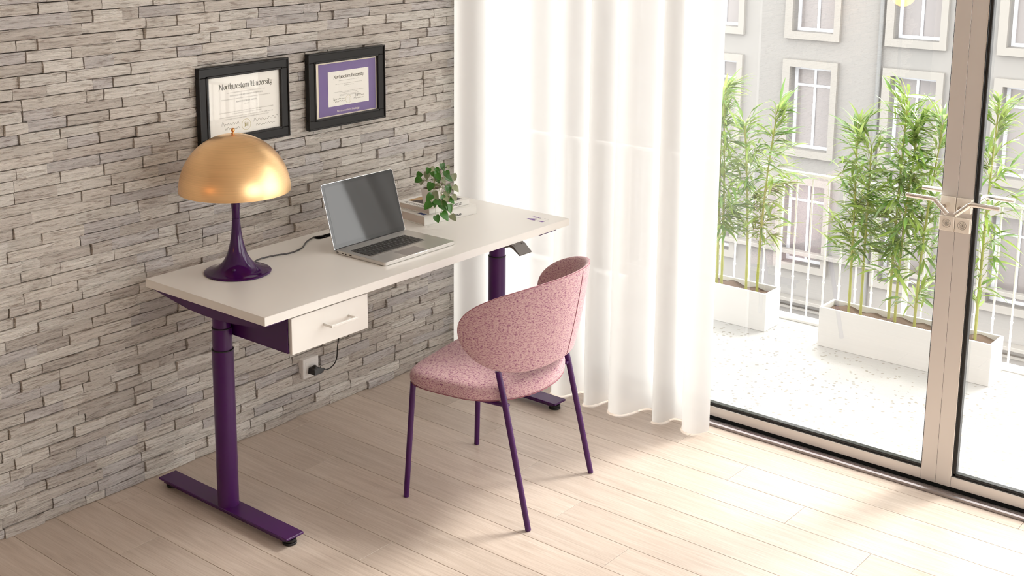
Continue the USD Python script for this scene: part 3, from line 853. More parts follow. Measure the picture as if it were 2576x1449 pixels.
kb = part(lap, "keyboard", xf(extr(rrect(0.6270, 0.9015, -0.5215, -0.4150, 0.002), 0.0003), None, (0, 0, zt_)), "keyboard_well", smooth=False)
KY = -0.4165
rowsk = [([1.0] * 14, 0.0105), ([1.0] * 13 + [1.55], 0.0165), ([1.55] + [1.0] * 13, 0.0165), ([1.8] + [1.0] * 11 + [1.85], 0.0165), ([2.35] + [1.0] * 10 + [2.4], 0.0165), ([1, 1, 1, 1.25, 5.35, 1.25, 1, 1, 1, 1], 0.0165)]
for ws, h in rowsk:
    tot = sum(ws)
    x = 0.6285
    span = 0.9000 - 0.6285
    for i_, w in enumerate(ws):
        kw = span * w / tot
        k_ = part(kb, "key", bx(x + 0.0011, x + kw - 0.0011, KY - h + 0.0010, KY - 0.0010, zt_ + 0.0003, zt_ + 0.0019, 0.0005), "key_black", smooth=False)
        x += kw
    KY -= h + 0.0005
KY = -0.4165
leg = []
for ws, h in rowsk:
    tot = sum(ws); x = 0.6285
    for w in ws:
        kw = span * w / tot
        if w == 1.0:
            cxk, cyk = x + kw / 2, KY - h / 2
            leg.append(bx(cxk - 0.0016, cxk + 0.0016, cyk - 0.0004, cyk + 0.0012, zt_ + 0.00185, zt_ + 0.00196))
        x += kw
    KY -= h + 0.0005
part(kb, "key_legends", cat(leg), "key_print", smooth=False, kind="stuff")
part(lap, "trackpad", xf(extr(rrect(0.7165, 0.8185, -0.6065 + 0.0015, -0.5405, 0.002), 0.0003), None, (0, 0, zt_)), "trackpad_gray", smooth=False)
# lid: leans back a little past upright
hinge = np.array([0.0, -0.3645, 0.7592])
ang = math.radians(16.3)
ux, uy, uz = (1, 0, 0), (0, math.sin(ang), math.cos(ang)), (0, -math.cos(ang), math.sin(ang))
RL = axes(ux, uy, uz)
LH = 0.2360
lid = cat([xf(extr(rrect(LPX0 + 0.0008, LPX1 - 0.0008, 0.0008, LH - 0.0008, 0.010), 0.0008), RL, hinge - np.array(uz) * 0.0053), xf(extr(rrect(LPX0, LPX1, 0, LH, 0.011), 0.0045), RL, hinge - np.array(uz) * 0.0046)])
ld = part(lap, "lid", lid, "aluminium_edge", smooth=20)
part(ld, "bezel", xf(extr(rrect(LPX0 + 0.0014, LPX1 - 0.0014, 0.0030, LH - 0.0014, 0.0095), 0.0004), RL, hinge - np.array(uz) * 0.0001), "screen_bezel", smooth=False)
part(ld, "display", xf(extr(sbox(LPX0 + 0.013, 0.0215, LPX1 - 0.013, LH - 0.0130), 0.00025), RL, hinge + np.array(uz) * 0.0003), "screen", smooth=False)
part(lap, "hinge", tube([(0.632, LPY1 - 0.0005, lz + bh - 0.0025), (0.935, LPY1 - 0.0005, lz + bh - 0.0025)], 0.0040, 16), "black_plastic")

# ================================================================== BOOKS
def book(name, label, loc, rot, wd, dp, h):
    t = thing(name, label, "book", loc, rot, group="stacked white books")
    c = 0.0024
    part(t, "cover", cat([bx(0, wd, 0, dp, 0, c, 0.0005), bx(0, wd, 0, dp, h - c, h, 0.0005), bx(0, wd, 0, c, 0.0004, h - 0.0004, 0.0005)]), "book_white")
    part(t, "pages", bx(0.004, wd - 0.004, c, dp - 0.004, c, h - c), "book_pages", smooth=False)
    return t


rot1 = math.atan2(-0.0292, 0.2707)
b1 = book("book", "thick white book at the bottom of the stack, with a blue mark on its cover", (1.0790, -0.353, DZ), rot1, 0.272, 0.225, 0.0355)
txt = meshkit.text_mesh("Bauhaus", 0.0095, 0.0003, bold=True)
txt.apply_scale([0.066 / (txt.bounds[1][0] - txt.bounds[0][0]), 1, 1])
part(b1, "title", xf(txt, ON_WALL, (0.122, -0.0001, 0.0095)), "ink_black", smooth=False)
part(b1, "blue_mark", bx(0.012, 0.030, 0.020, 0.056, 0.0355, 0.0357), "book_blue", smooth=False)
rot2 = math.atan2(-0.0083, 0.2227)
b2z = DZ + 0.0357
b2 = book("book", "white book with a photo on its cover on top of the stack, under the plant", (1.1127, -0.3465, b2z), rot2, 0.223, 0.180, 0.0222)
txt = meshkit.text_mesh("BUTTERFIELD", 0.0100, 0.0003)
txt.apply_scale([0.090 / (txt.bounds[1][0] - txt.bounds[0][0]), 1, 1])
part(b2, "title", xf(txt, ON_WALL, (0.089, -0.0001, 0.0065)), "ink_black", smooth=False)
txt = meshkit.text_mesh("BUTTERFIELD", 0.016, 0.0002)
txt.apply_scale([0.125 / (txt.bounds[1][0] - txt.bounds[0][0]), 1, 1])
part(b2, "cover_title", xf(txt, axes((0, -1, 0), (1, 0, 0), (0, 0, 1)), (0.010, 0.150, 0.0222)), "ink_black", smooth=False)
part(b2, "cover_photo", bx(0.042, 0.205, 0.020, 0.158, 0.0222, 0.0224), "photo_dark", smooth=False)
part(b2, "cover_photo_sand", xf(extr(Polygon([(0.042, 0.158), (0.205, 0.158), (0.205, 0.10), (0.13, 0.105), (0.042, 0.140)]), 0.0002), None, (0, 0, 0.02235)), "photo_tan", smooth=False)

# ================================================================== POT PLANT
PX, PY, PZ = 1.1405, -0.3330, b2z + 0.0224
pot = thing("pot_plant", "trailing green plant in a white pot on the book stack", "plant", (PX, PY, PZ))
part(pot, "pot", lathe([(0.0001, 0.0), (0.0275, 0.0), (0.0290, 0.0015), (0.0405, 0.0770), (0.0405, 0.0785), (0.0385, 0.0785), (0.0365, 0.068), (0.0001, 0.068)], 48), "pot_white")
part(pot, "soil", lathe([(0.0362, 0.0700), (0.025, 0.0745), (0.0001, 0.0760)], 24), "soil", smooth=True)
LEAVES = [(1.1613, -.3711, .972, .0114, 0), (1.1648, -.3953, .9721, .0065, 1), (1.1533, -.3278, .9542, .0108, 1), (1.1272, -.3741, .9665, .0083, 0), (1.1031, -.3518, .9631, .0095, 0), (1.0997, -.3087, .9395, .0114, 0), (1.1383, -.3119, .9334, .0122, 1), (1.0838, -.3186, .9263, .0122, 0), (1.1138, -.3078, .9113, .0089, 1), (1.1151, -.3789, .9553, .0079, 0), (1.098, -.3776, .9546, .0079, 0), (1.0975, -.4037, .9505, .0114, 0), (1.159, -.3927, .9464, .0122, 0), (1.1408, -.4163, .9356, .0126, 0), (1.198, -.3949, .9284, .0118, 1), (1.0735, -.3889, .9145, .013, 0), (1.1544, -.3527, .9226, .0118, 0), (1.1717, -.3648, .9132, .0089, 1), (1.1159, -.4381, .9041, .013, 0), (1.1335, -.4585, .9064, .0114, 1), (1.0726, -.3879, .8741, .013, 0), (1.0851, -.4024, .8811, .013, 1), (1.1122, -.4338, .8857, .0095, 1), (1.1042, -.4244, .8707, .0095, 0), (1.1247, -.4482, .858, .0103, 0), (1.1306, -.4551, .8707, .0103, 1), (1.0689, -.3835, .8418, .0146, 0), (1.0895, -.4074, .8533, .0134, 0), (1.0828, -.3997, .8464, .0091, 0), (1.1041, -.4244, .8395, .0154, 0), (1.1195, -.4423, .8314, .013, 0), (1.0886, -.4064, .7907, .0118, 0), (1.107, -.4277, .8024, .0154, 0), (1.1276, -.4516, .7954, .0114, 1), (1.1115, -.4329, .8649, .0099, 1)]


def heart(size, fold, curl):
    """heart-shaped leaf, stem end at origin, tip along +x, face +z."""
    t = np.linspace(0, 1, 7)
    hw = np.array([0.30, 0.86, 1.0, 0.90, 0.66, 0.34, 0.0]) * 0.86
    xs = np.array([-0.10, 0.05, 0.45, 0.90, 1.35, 1.72, 2.05])
    mx = np.array([0.08, 0.25, 0.5, 0.9, 1.35, 1.72, 2.05])
    v, f = [], []
    for i in range(7):
        zc = -curl * (mx[i] / 2) ** 2
        ze = fold * hw[i] - curl * (xs[i] / 2) ** 2 - 0.35 * fold * hw[i] ** 2
        zq = fold * hw[i] * 0.62 - curl * ((xs[i] + mx[i]) / 4) ** 2
        v += [(xs[i], hw[i], ze), ((xs[i] + mx[i]) / 2, hw[i] * 0.55, zq), (mx[i], 0, zc), ((xs[i] + mx[i]) / 2, -hw[i] * 0.55, zq), (xs[i], -hw[i], ze)]
    for i in range(6):
        for j in range(4):
            a = i * 5 + j
            f += [(a, a + 1, a + 6), (a, a + 6, a + 5)]
    return np.array(v) * size, np.array(f)


prg = np.random.default_rng(11)
stems = []
toward = np.array([-0.757, -0.653, 0.0])
rightv = np.array([0.653, -0.757, 0.0])
for lx, ly, lzz, s, back in LEAVES:
    c = np.array([lx, ly, lzz])
    base0 = np.array([PX, PY, PZ + 0.080])
    rel = c - base0
    side = rel @ rightv
    # tip points outward and down
    d = rightv * np.sign(side + 0.001) * prg.uniform(0.15, 0.85) + np.array([0, 0, -prg.uniform(0.4, 1.0)]) + toward * prg.uniform(-0.1, 0.4)
    d /= np.linalg.norm(d)
    nrm = toward * prg.uniform(0.7, 1.0) + np.array([0, 0, prg.uniform(0.25, 0.8)]) + rightv * prg.uniform(-0.5, 0.5)
    nrm -= d * (nrm @ d); nrm /= np.linalg.norm(nrm)
    yv = np.cross(nrm, d)
    v, f = heart(s * 1.32, prg.uniform(0.15, 0.6), prg.uniform(0.1, 0.7))
    st = c - d * s * 0.95
    v = v @ np.array([d, yv, nrm]) + st
    v[:, 2] = np.maximum(v[:, 2], DZ + 0.004)
    part(pot, "leaf", trimesh.Trimesh(v - np.array([PX, PY, PZ]), f, process=False), "vine_leaf_pale" if back else "vine_leaf", smooth=True)
    # stem from the pot to the leaf; low leaves hang over the rim
    root = np.array([PX, PY, PZ + 0.074]) + np.append(prg.uniform(-0.012, 0.012, 2), 0)
    if lzz < PZ + 0.085:
        hor = np.array([c[0] - PX, c[1] - PY, 0]); hor /= np.linalg.norm(hor)
        over = np.array([PX, PY, PZ + 0.090 + prg.uniform(0, 0.012)]) + hor * 0.044
        pts = spline([root, over, np.array([st[0], st[1], max(st[2], over[2] - 0.02) if st[2] > over[2] - 0.02 else (st[2] + over[2]) / 2]), st], 14) if st[2] < over[2] - 0.03 else spline([root, over, st], 10)
    else:
        pts = spline([root, (root + st) / 2 + np.array([0, 0, 0.012]), st], 8)
    stems.append(tube(pts - np.array([PX, PY, PZ]), 0.0006, 5))
part(pot, "stems", cat(stems), "vine_stem", kind="stuff")

# ================================================================== DIPLOMAS
GL = {
    "n": (0.72, [[(0, .92), (0, .05)], [(0, .72), (.28, .96), (.44, .8), (.44, .12), (.56, .02)]]),
    "r": (0.52, [[(0, .92), (0, .05)], [(0, .70), (.26, .96), (.40, .84)]]),
    "o": (0.66, [[(.24, .97), (0, .75), (0, .22), (.24, .02)], [(.24, .97), (.48, .75), (.48, .22), (.24, .02)]]),
    "t": (0.46, [[(.1, 1.25), (.04, .9), (.04, .16), (.22, .0), (.34, .1)], [(-.12, .9), (.3, .9)]]),
    "h": (0.66, [[(0, 1.5), (0, .05)], [(0, .72), (.28, .96), (.44, .75), (.44, .15), (.26, -.2)]]),
    "w": (1.02, [[(0, 1.0), (0, .2), (.18, .02), (.40, .2)], [(.40, .98), (.40, .2), (.6, .02), (.82, .25), (.82, .8), (.68, .98)]]),
    "e": (0.58, [[(.24, .97), (0, .75), (0, .22), (.22, .02), (.40, .12)], [(.24, .97), (.40, .72), (.04, .5)]]),
    "s": (0.56, [[(.40, .85), (.2, .97), (.03, .78), (.36, .38), (.33, .15), (.14, .02), (-.02, .12)]]),
    "i": (0.34, [[(0, .92), (0, .1), (.12, .02)], [(0.02, 1.22), (.05, 1.26)]]),
    "v": (0.66, [[(0, 1.0), (0, .25), (.22, .02)], [(.08, .92), (.34, .98), (.46, .75), (.46, .25), (.22, .02)]]),
    "y": (0.62, [[(0, .95), (0, .2), (.2, .04), (.44, .2)], [(.44, .95), (.44, .0), (.24, -.34), (0, -.4)]]),
    "N": (1.20, [[(-.12, 1.28), (.06, 1.42), (.2, 1.2), (.74, .12), (.88, .02)], [(.14, 1.2), (.1, .2), (-.12, -.02)], [(.95, 1.42), (.84, 1.15), (.84, .02)]]),
    "U": (1.14, [[(-.12, 1.30), (.06, 1.42), (.06, .3), (.32, .02), (.74, .28)], [(.74, 1.42), (.74, .12), (.92, .02)], [(.32, 1.25), (.32, .35)]]),
    "K": (0.98, [[(0, 1.42), (0, .02)], [(.62, 1.42), (.1, .75), (.66, .02)]]),
    "l": (0.30, [[(0, 1.5), (0, .1), (.12, .02)]]),
    "g": (0.64, [[(.44, .95), (.2, .97), (0, .75), (0, .25), (.2, .05), (.44, .2)], [(.44, .95), (.44, .0), (.24, -.34), (0, -.4)]]),
    " ": (0.34, []), "'": (0.3, []),
}


def nib_text(s, xh, width=None, nib=0.20, thin=0.05, angle=40):
    ca, sa = math.cos(math.radians(angle)), math.sin(math.radians(angle))
    q = np.array([(nib / 2 * ca - thin * -sa / 2 * 0, nib / 2 * sa), (-nib / 2 * ca, -nib / 2 * sa)])
    nb = np.array([q[0] + [-thin * sa / 2, thin * ca / 2], q[0] + [thin * sa / 2, -thin * ca / 2], q[1] + [-thin * sa / 2, thin * ca / 2], q[1] + [thin * sa / 2, -thin * ca / 2]])
    out, x = [], 0.0
    for ch in s:
        adv, strokes = GL[ch]
        for st in strokes:
            for a, b in zip(st[:-1], st[1:]):
                out.append(MultiPoint(np.vstack([nb + a, nb + b]) + [x, 0]).convex_hull)
        x += adv
    g = unary_union(out)
    k = xh
    kx = k if width is None else width / (g.bounds[2] - g.bounds[0])
    g = shapely.affinity.affine_transform(g, [kx, 0, 0, k, -g.bounds[0] * kx, 0])
    return extr(g, 0.0002)


def line_text(s, cx, z, width, hgt, y):
    m = meshkit.text_mesh(s, hgt, 0.0002)
    w = m.bounds[1][0] - m.bounds[0][0]
    m.apply_translation([-m.bounds[0][0] - w / 2, 0, 0])
    m.apply_scale([width / w, 1, 1])
    return xf(m, ON_WALL, (cx, y, z))


def squiggle(x0, x1, z, amp, seed, y):
    r = np.random.default_rng(seed)
    n = 15
    xs_ = np.linspace(x0, x1, n) + r.normal(0, (x1 - x0) * 0.015, n)
    zs_ = z + amp * np.where(np.arange(n) % 2 == 0, -0.35, r.uniform(0.05, 1.0, n)) * np.linspace(1, 0.45, n)
    p = spline(np.stack([xs_, zs_], -1), 90)
    return xf(extr(LineString(p).buffer(0.00045), 0.0002), ON_WALL, (0, y, 0))


def picture(x0, x1, label):
    z0, z1 = 1.1130, 1.4000
    t = thing("framed_diploma", label, "framed diploma", (0, 0, 0), group="framed diplomas on the stone wall")
    yb, yf = -0.0120, -0.0290
    fr = part(t, "frame", cat([bx(x0, x1, yf, yb, z1 - 0.036, z1, 0.002), bx(x0, x1, yf, yb, z0, z0 + 0.036, 0.002), bx(x0, x0 + 0.036, yf, yb, z0 + 0.0355, z1 - 0.0355, 0.002), bx(x1 - 0.036, x1, yf, yb, z0 + 0.0355, z1 - 0.0355, 0.002),
                              ]), "frame_black", smooth=20)
    e = 0.006
    part(t, "frame_lip", cat([bx(x0, x1, yf - 0.004, yf + 0.004, z1 - e, z1, 0.0015), bx(x0, x1, yf - 0.004, yf + 0.004, z0, z0 + e, 0.0015), bx(x0, x0 + e, yf - 0.004, yf + 0.004, z0, z1, 0.0015), bx(x1 - e, x1, yf - 0.004, yf + 0.004, z0, z1, 0.0015),
                              bx(x0 + 0.031, x1 - 0.031, yf - 0.003, yf + 0.006, z1 - 0.0395, z1 - 0.0315, 0.0015), bx(x0 + 0.031, x1 - 0.031, yf - 0.003, yf + 0.006, z0 + 0.0315, z0 + 0.0395, 0.0015),
                              bx(x0 + 0.0315, x0 + 0.0395, yf - 0.003, yf + 0.006, z0 + 0.0315, z1 - 0.0315, 0.0015), bx(x1 - 0.0395, x1 - 0.0315, yf - 0.003, yf + 0.006, z0 + 0.0315, z1 - 0.0315, 0.0015)]), "frame_black", smooth=20)
    gx0, gx1, gz0, gz1, gy = x0 + 0.036, x1 - 0.036, z0 + 0.036, z1 - 0.036, -0.0255
    v = np.array([[gx0, gy, gz0], [gx1, gy, gz0], [gx1, gy, gz1], [gx0, gy, gz1]])
    part(t, "glazing", trimesh.Trimesh(v, [[0, 1, 2], [0, 2, 3]], process=False), "picture_glass", smooth=False)
    part(t, "back_panel", bx(x0 + 0.02, x1 - 0.02, -0.0180, -0.0125, z0 + 0.02, z1 - 0.02), "black_plastic", smooth=False)
    return t


p1 = picture(0.3050, 0.7090, "black framed diploma on white paper, left of the two, behind the lamp")
YP = -0.0200
paper1 = part(p1, "certificate", bx(0.3560, 0.6840, YP, -0.0179, 1.1460, 1.3640), "paper", smooth=False)
yt = YP - 0.0001
part(paper1, "heading", xf(nib_text("Northwestern University", 0.0140, 0.2425), ON_WALL, (0.3963, yt, 1.3135)), "ink", smooth=False)
L1 = [("ON RECOMMENDATION OF THE FACULTY OF THE", 1.2985, 0.172, 0.0030, "ink_light"), ("COLLEGE OF ARTS AND SCIENCES", 1.2870, 0.147, 0.0046, "ink"), ("NORTHWESTERN UNIVERSITY HAS CONFERRED THE DEGREE OF", 1.2760, 0.220, 0.0032, "ink_light"), ("BACHELOR OF ARTS", 1.2640, 0.090, 0.0050, "ink"), ("UPON", 1.2545, 0.021, 0.0030, "ink_light"),
      ("WHO HAS HONORABLY FULFILLED ALL THE REQUIREMENTS PRESCRIBED", 1.2310, 0.244, 0.0032, "ink_light"), ("BY THE UNIVERSITY FOR THAT DEGREE", 1.2240, 0.134, 0.0030, "ink_light"), ("DONE AT EVANSTON ILLINOIS THE FOURTEENTH DAY OF JUNE IN THE", 1.2145, 0.240, 0.0032, "ink_light"), ("YEAR ONE THOUSAND NINE HUNDRED AND NINETY SIX", 1.2070, 0.200, 0.0030, "ink_light")]
for s, zt2, w, h, m in L1:
    part(paper1, "text_line", line_text(s, 0.5185, zt2, w, h, yt), m, smooth=False)
for k, (a, b, zz, am) in enumerate([(0.406, 0.483, 1.190, 0.010), (0.419, 0.481, 1.173, 0.010), (0.551, 0.659, 1.190, 0.013), (0.559, 0.646, 1.172, 0.007)]):
    part(paper1, "signature", squiggle(a, b, zz, am, 20 + k, yt), "ink", smooth=False)


def seal(parent, cx, cz, r, big=True):
    d = shapely.geometry.Point(cx, cz).buffer(r, quad_segs=16)
    part(parent, "seal", xf(extr(unary_union([d.difference(d.buffer(-r * 0.09)), d.buffer(-r * 0.45).difference(d.buffer(-r * 0.5))]), 0.0002), ON_WALL, (0, yt, 0)), "seal_gold", smooth=False)
    if big:
        rows_ = unary_union([sbox(cx - r * 0.32, cz + r * 0.12 * k - r * 0.04, cx + r * 0.32, cz + r * 0.12 * k + r * 0.03) for k in (-2, -1, 0, 1, 2)] + [sbox(cx - r * 0.34, cz - r * 0.34, cx - r * 0.22, cz + r * 0.34)])
        part(parent, "seal_shield", xf(extr(rows_, 0.0003), ON_WALL, (0, yt, 0)), "seal_dark", smooth=False)


seal(paper1, 0.5143, 1.1805, 0.0205)

p2 = picture(0.8030, 1.2080, "black framed diploma in a purple mat, right of the two")
part(p2, "mat_border", bx(0.8500, 1.1800, YP + 0.0008, -0.0179, 1.1400, 1.3680), "mat_cream", smooth=False, label="cream inner border")
m2 = part(p2, "mat_board", bx(0.8640, 1.1640, YP, -0.0180, 1.1560, 1.3535), "mat_purple", smooth=False, label="purple mat board")
paper2 = part(p2, "certificate", bx(0.9106, 1.1254, YP - 0.0010, YP + 0.0002, 1.1893, 1.3217), "paper", smooth=False)
yt = YP - 0.0011
part(paper2, "heading", xf(nib_text("Northwestern University", 0.0094, 0.1580), ON_WALL, (0.9386, yt, 1.2935)), "ink", smooth=False)
for s, zt2, w, h, m in [("UPON RECOMMENDATION OF THE FACULTY OF THE", 1.2815, 0.105, 0.0018, "ink_light"), ("THE UNIVERSITY HAS CONFERRED THE DEGREE OF MASTER", 1.2690, 0.140, 0.0018, "ink_light"), ("UPON THE PERSON", 1.2620, 0.050, 0.0024, "ink_light"), ("MADE", 1.2560, 0.010, 0.0018, "ink_light"), ("WHO HAS HONORABLY FULFILLED ALL THE REQUIREMENTS PRESCRIBED", 1.2390, 0.158, 0.0018, "ink_light"), ("BY THE UNIVERSITY FOR THAT DEGREE", 1.2345, 0.090, 0.0018, "ink_light"), ("DONE AT EVANSTON ILLINOIS THE DAY OF JUNE", 1.2275, 0.100, 0.0018, "ink_light"), ("ONE THOUSAND NINE HUNDRED AND NINETY", 1.2235, 0.098, 0.0018, "ink_light")]:
    part(paper2, "text_line", line_text(s, 1.0185, zt2 + 0.0017, w, h, yt), m, smooth=False)
for k, (a, b, zz, am) in enumerate([(0.9375, 0.9945, 1.2150, 0.007), (0.9395, 0.9945, 1.2055, 0.006), (1.0535, 1.0965, 1.2180, 0.010), (1.0435, 1.0965, 1.2080, 0.006)]):
    part(paper2, "signature", squiggle(a, b, zz, am, 40 + k, yt), "ink", smooth=False)
seal(paper2, 1.0150, 1.2090, 0.0150, False)
yt = YP - 0.0001
kt = meshkit.text_mesh("Northwestern", 0.0072, 0.0002)
kt.apply_scale([0.075 / (kt.bounds[1][0] - kt.bounds[0][0]), 1, 1])
kk = meshkit.text_mesh("Kellogg", 0.0072, 0.0002, bold=True)
kk.apply_scale([0.037 / (kk.bounds[1][0] - kk.bounds[0][0]), 1, 1])
part(m2, "gilt_lettering", cat([xf(kt, ON_WALL, (0.9544, yt, 1.1655)), xf(kk, ON_WALL, (1.0350, yt, 1.1655)), xf(extr(sbox(1.0312, 1.164, 1.0316, 1.174), 0.0002), ON_WALL, (0, yt, 0))]), "print_cream", smooth=False)

# ================================================================== WALL SOCKET AND PLUG
sk = thing("wall_socket", "white square wall socket on the stone under the desk", "socket", (0.7875, 0, 0.1935))
part(sk, "plate", bx(-0.0400, 0.0400, -0.0245, 0.02, -0.0385, 0.0385, 0.002), "white_plastic")
part(sk, "insert", bx(-0.0270, 0.0270, -0.0258, -0.0240, -0.0260, 0.0260, 0.001), "white_plastic")
pl = thing("power_plug", "black power plug and cable hanging from the drawer to the wall socket", "plug", (0.7875, -0.0260, 0.188))
hull = trimesh.Trimesh(np.array([(-0.017, 0.0, -0.014), (0.017, 0.0, -0.014), (-0.017, -0.040, -0.012), (0.017, -0.040, -0.012), (-0.013, 0, 0.008), (0.013, 0, 0.008), (-0.011, -0.03, 0.010), (0.011, -0.03, 0.010), (0.031, -0.022, -0.010), (0.031, -0.036, -0.010), (0.031, -0.022, 0.002), (0.031, -0.036, 0.002)]), process=False).convex_hull
knob = xf(trimesh.creation.icosphere(2, 0.0125), None, (-0.001, -0.020, 0.008))
knob.apply_scale([1, 1, 1])
part(pl, "plug_body", cat([hull, knob]), "black_plastic", smooth=35)
part(pl, "strain_relief", tube([(0.028, -0.029, -0.004), (0.038, -0.029, -0.005)], 0.0058, 12), "black_plastic")
o = np.array([0.7875, -0.0260, 0.188])
cb = spline([np.array(q) - o for q in [(0.820, -0.055, 0.183), (0.845, -0.058, 0.178), (0.880, -0.062, 0.196), (0.885, -0.070, 0.250), (0.870, -0.10, 0.32), (0.84, -0.16, 0.42), (0.80, -0.26, 0.56), (0.78, -0.30, 0.70), (0.78, -0.30, 0.7255)]], 60)
part(pl, "cable", tube(cb, 0.0023, 9), "black_plastic", smooth=60)

# ================================================================== CHAIR
CO = np.array([0.8085, -0.945, 0.0])
CA = math.atan2(0.179, 0.983)
chair = thing("chair", "pink tweed upholstered chair with a wrap-around back on slim purple legs", "chair", CO, CA)
q_ = [0.2784, 0.2604, 0.0, 0.1966, 0.70, 0.8115, 0.4680, 1.60, 0.634, 2.063, 0.0404, 1.95]


def shell(phi, t, q=q_):
    a, b, y0, flx, fly, ztop, zbot, pm, ztip, pw, cb_, pt = q
    s = min(abs(phi) / pm, 1.0)
    zt = ztip + (ztop - ztip) * max(0.0, 1 - s ** pt) ** (1 / pt)
    zb = ztip + (zbot - ztip) * max(0.0, 1 - s ** pw) ** (1 / pw) + cb_ * max(0, math.cos(phi)) ** 3
    z_ = zb + (zt - zb) * t
    return np.array([a * math.sin(phi) * (1 + flx * (z_ - 0.65)), y0 - b * math.cos(phi) * (1 + fly * (z_ - 0.65)), z_])


NP, NT, TH = 81, 19, 0.034
u = np.linspace(-math.pi / 2, math.pi / 2, NP)
phis = 1.60 * np.sin(u) ** 1.0
tt = (1 - np.cos(np.linspace(0, math.pi, NT))) / 2
outer = np.array([[shell(p, t) for t in tt] for p in phis])
inner_ = outer.copy()
for i, p in enumerate(phis):
    n2 = np.array([-math.sin(p), math.cos(p), 0.0])
    for j, t in enumerate(tt):
        edge = min(1.0, (4 * t * (1 - t)) ** 0.5) * math.sqrt(max(0.0, 1 - (abs(p) / 1.60) ** 6))
        inner_[i, j] = outer[i, j] + n2 * TH * edge
    for j, t in enumerate(tt):
        # puff the outer face a little
        edge = min(1.0, (4 * t * (1 - t)) ** 0.5) * math.sqrt(max(0.0, 1 - (abs(p) / 1.60) ** 6))
        outer[i, j] = outer[i, j] - n2 * 0.007 * edge


def grid_faces(n, m, flip=False):
    f = []
    for i in range(n - 1):
        for j in range(m - 1):
            a = i * m + j
            f += [(a, a + 1, a + m + 1), (a, a + m + 1, a + m)]
    f = np.array(f)
    return f[:, ::-1] if flip else f


vo, vi = outer.reshape(-1, 3), inner_.reshape(-1, 3)
sh = trimesh.Trimesh(np.vstack([vo, vi]), np.vstack([grid_faces(NP, NT, True), grid_faces(NP, NT) + len(vo)]), process=False)
sh.merge_vertices(digits_vertex=5)
sh.fix_normals()
bk = part(chair, "backrest", sh, "fabric_pink", smooth=True)


def shell_out(phi, t):
    p = shell(phi, t)
    n2 = np.array([-math.sin(phi), math.cos(phi), 0.0])
    edge = min(1.0, (4 * t * (1 - t)) ** 0.5)
    return p - n2 * (0.007 * edge + 0.0004)


part(bk, "seam", tube([shell_out(0.02, t) for t in np.linspace(0.02, 0.97, 24)], 0.0012, 6), "fabric_seam")
part(bk, "seam", tube([shell(p, 1) * np.array([1.002, 1.002, 1]) + np.array([0, 0, -0.002]) for p in np.linspace(-1.57, 1.57, 60)], 0.0011, 6), "fabric_seam")
part(bk, "seam", tube([shell(p, 0) + np.array([0, 0, 0.002]) for p in np.linspace(-1.57, 1.57, 60)], 0.0011, 6), "fabric_seam")
# seat: rounded cushion, wide at the front
NS = 64
ths = np.linspace(0, 2 * math.pi, NS, endpoint=False)


def seat_pt(th_):
    c_, s_ = math.cos(th_), math.sin(th_)
    e = 4.5 if s_ > 0 else 2.05
    k = (abs(c_) ** e + abs(s_) ** e) ** (-1 / e)
    return np.array([(0.267 if s_ > 0 else 0.267 - 0.005 * min(1, -s_ * 3)) * k * c_, (0.252 if s_ > 0 else 0.198) * k * s_])


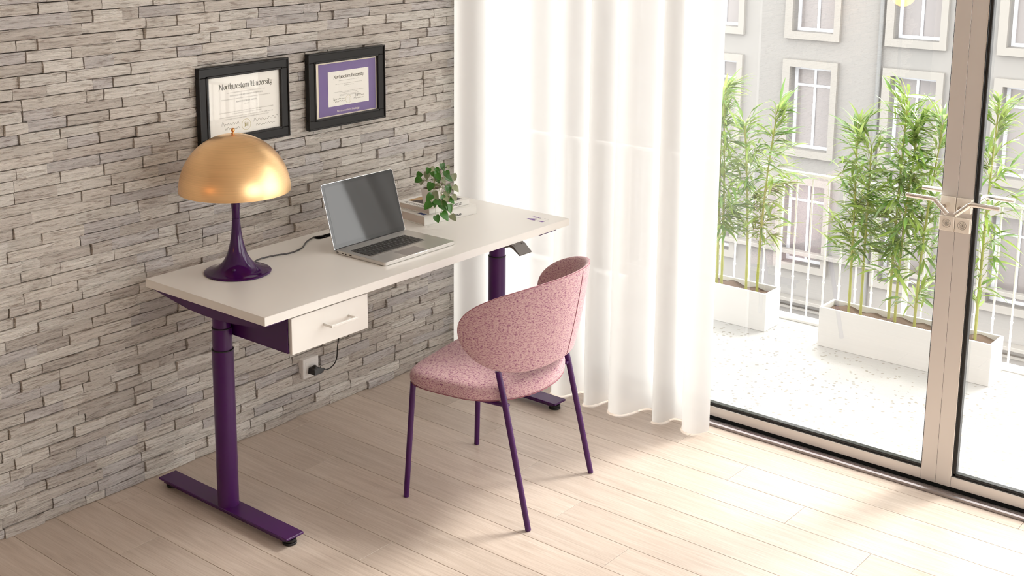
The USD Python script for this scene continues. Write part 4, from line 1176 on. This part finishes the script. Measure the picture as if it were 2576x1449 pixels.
ringp = np.array([seat_pt(t) for t in ths])
prof_ = [(0.0, 0.4015), (0.55, 0.4010), (0.90, 0.4020), (0.965, 0.4040), (0.990, 0.4090), (1.0, 0.4180), (1.0, 0.4330), (0.985, 0.4450), (0.95, 0.4530), (0.88, 0.4580), (0.70, 0.4600), (0.40, 0.4590), (0.0, 0.4580)]
sv = [np.array([0, 0, prof_[0][1]])]
for s_, z_ in prof_[1:-1]:
    for rp in ringp:
        dz = -0.012 * max(0, rp[1] / 0.255) ** 3 * (1 if z_ > 0.43 else 0.0) * s_
        sv.append(np.array([rp[0] * s_, rp[1] * s_, z_ + dz]))
sv.append(np.array([0, 0, prof_[-1][1]]))
sf = []
nr = len(prof_) - 2
for j in range(NS):
    k = (j + 1) % NS
    sf.append((0, 1 + k, 1 + j))
    for i in range(nr - 1):
        a, b, c, d = 1 + i * NS + j, 1 + i * NS + k, 1 + (i + 1) * NS + k, 1 + (i + 1) * NS + j
        sf += [(a, b, c), (a, c, d)]
    sf.append((len(sv) - 1, 1 + (nr - 1) * NS + j, 1 + (nr - 1) * NS + k))
seat = part(chair, "seat", trimesh.Trimesh(np.array(sv), sf, process=False), "fabric_pink", smooth=True)
part(seat, "seam", tube([np.array([*(seat_pt(t) * 0.985), 0.4055]) for t in np.linspace(0, 2 * math.pi, 80)], 0.0014, 6), "fabric_seam")
# legs
for sx_ in (-1, 1):
    part(chair, "leg", tube([(sx_ * 0.238, 0.229, 0.0015), (sx_ * 0.219, 0.210, 0.404)], [0.0095, 0.0098], 16), "purple")
for sx_ in (-1, 1):
    part(chair, "leg", tube([(sx_ * 0.2355, -0.229, 0.0015), (sx_ * 0.2285, -0.1390, 0.400), (sx_ * 0.2255, -0.1110, 0.508)], [0.0095, 0.0100, 0.0098], 16), "purple")
part(chair, "seat_frame", cat([bx(-0.219, 0.219, 0.198, 0.222, 0.386, 0.398, 0.003), bx(-0.225, -0.205, -0.145, 0.21, 0.390, 0.400, 0.003), bx(0.205, 0.225, -0.145, 0.21, 0.390, 0.400, 0.003)]), "purple")

# ================================================================== AMBER LAMP (left of the frame; mirrored in the door glass)
fl = thing("floor_lamp", "glowing amber globe lamp mirrored at the top of the left glazed door", "lamp", (-2.03, -0.346, 0))
part(fl, "base", cyl(0, 0, 0.0, 0.02, 0.13, 40, 0.003), "black_plastic")
part(fl, "pole", cyl(0, 0, 0.02, 1.28, 0.010, 16), "black_plastic")
part(fl, "globe", xf(trimesh.creation.icosphere(3, 0.076), None, (0, 0, 1.347)), "amber_glow", smooth=True)
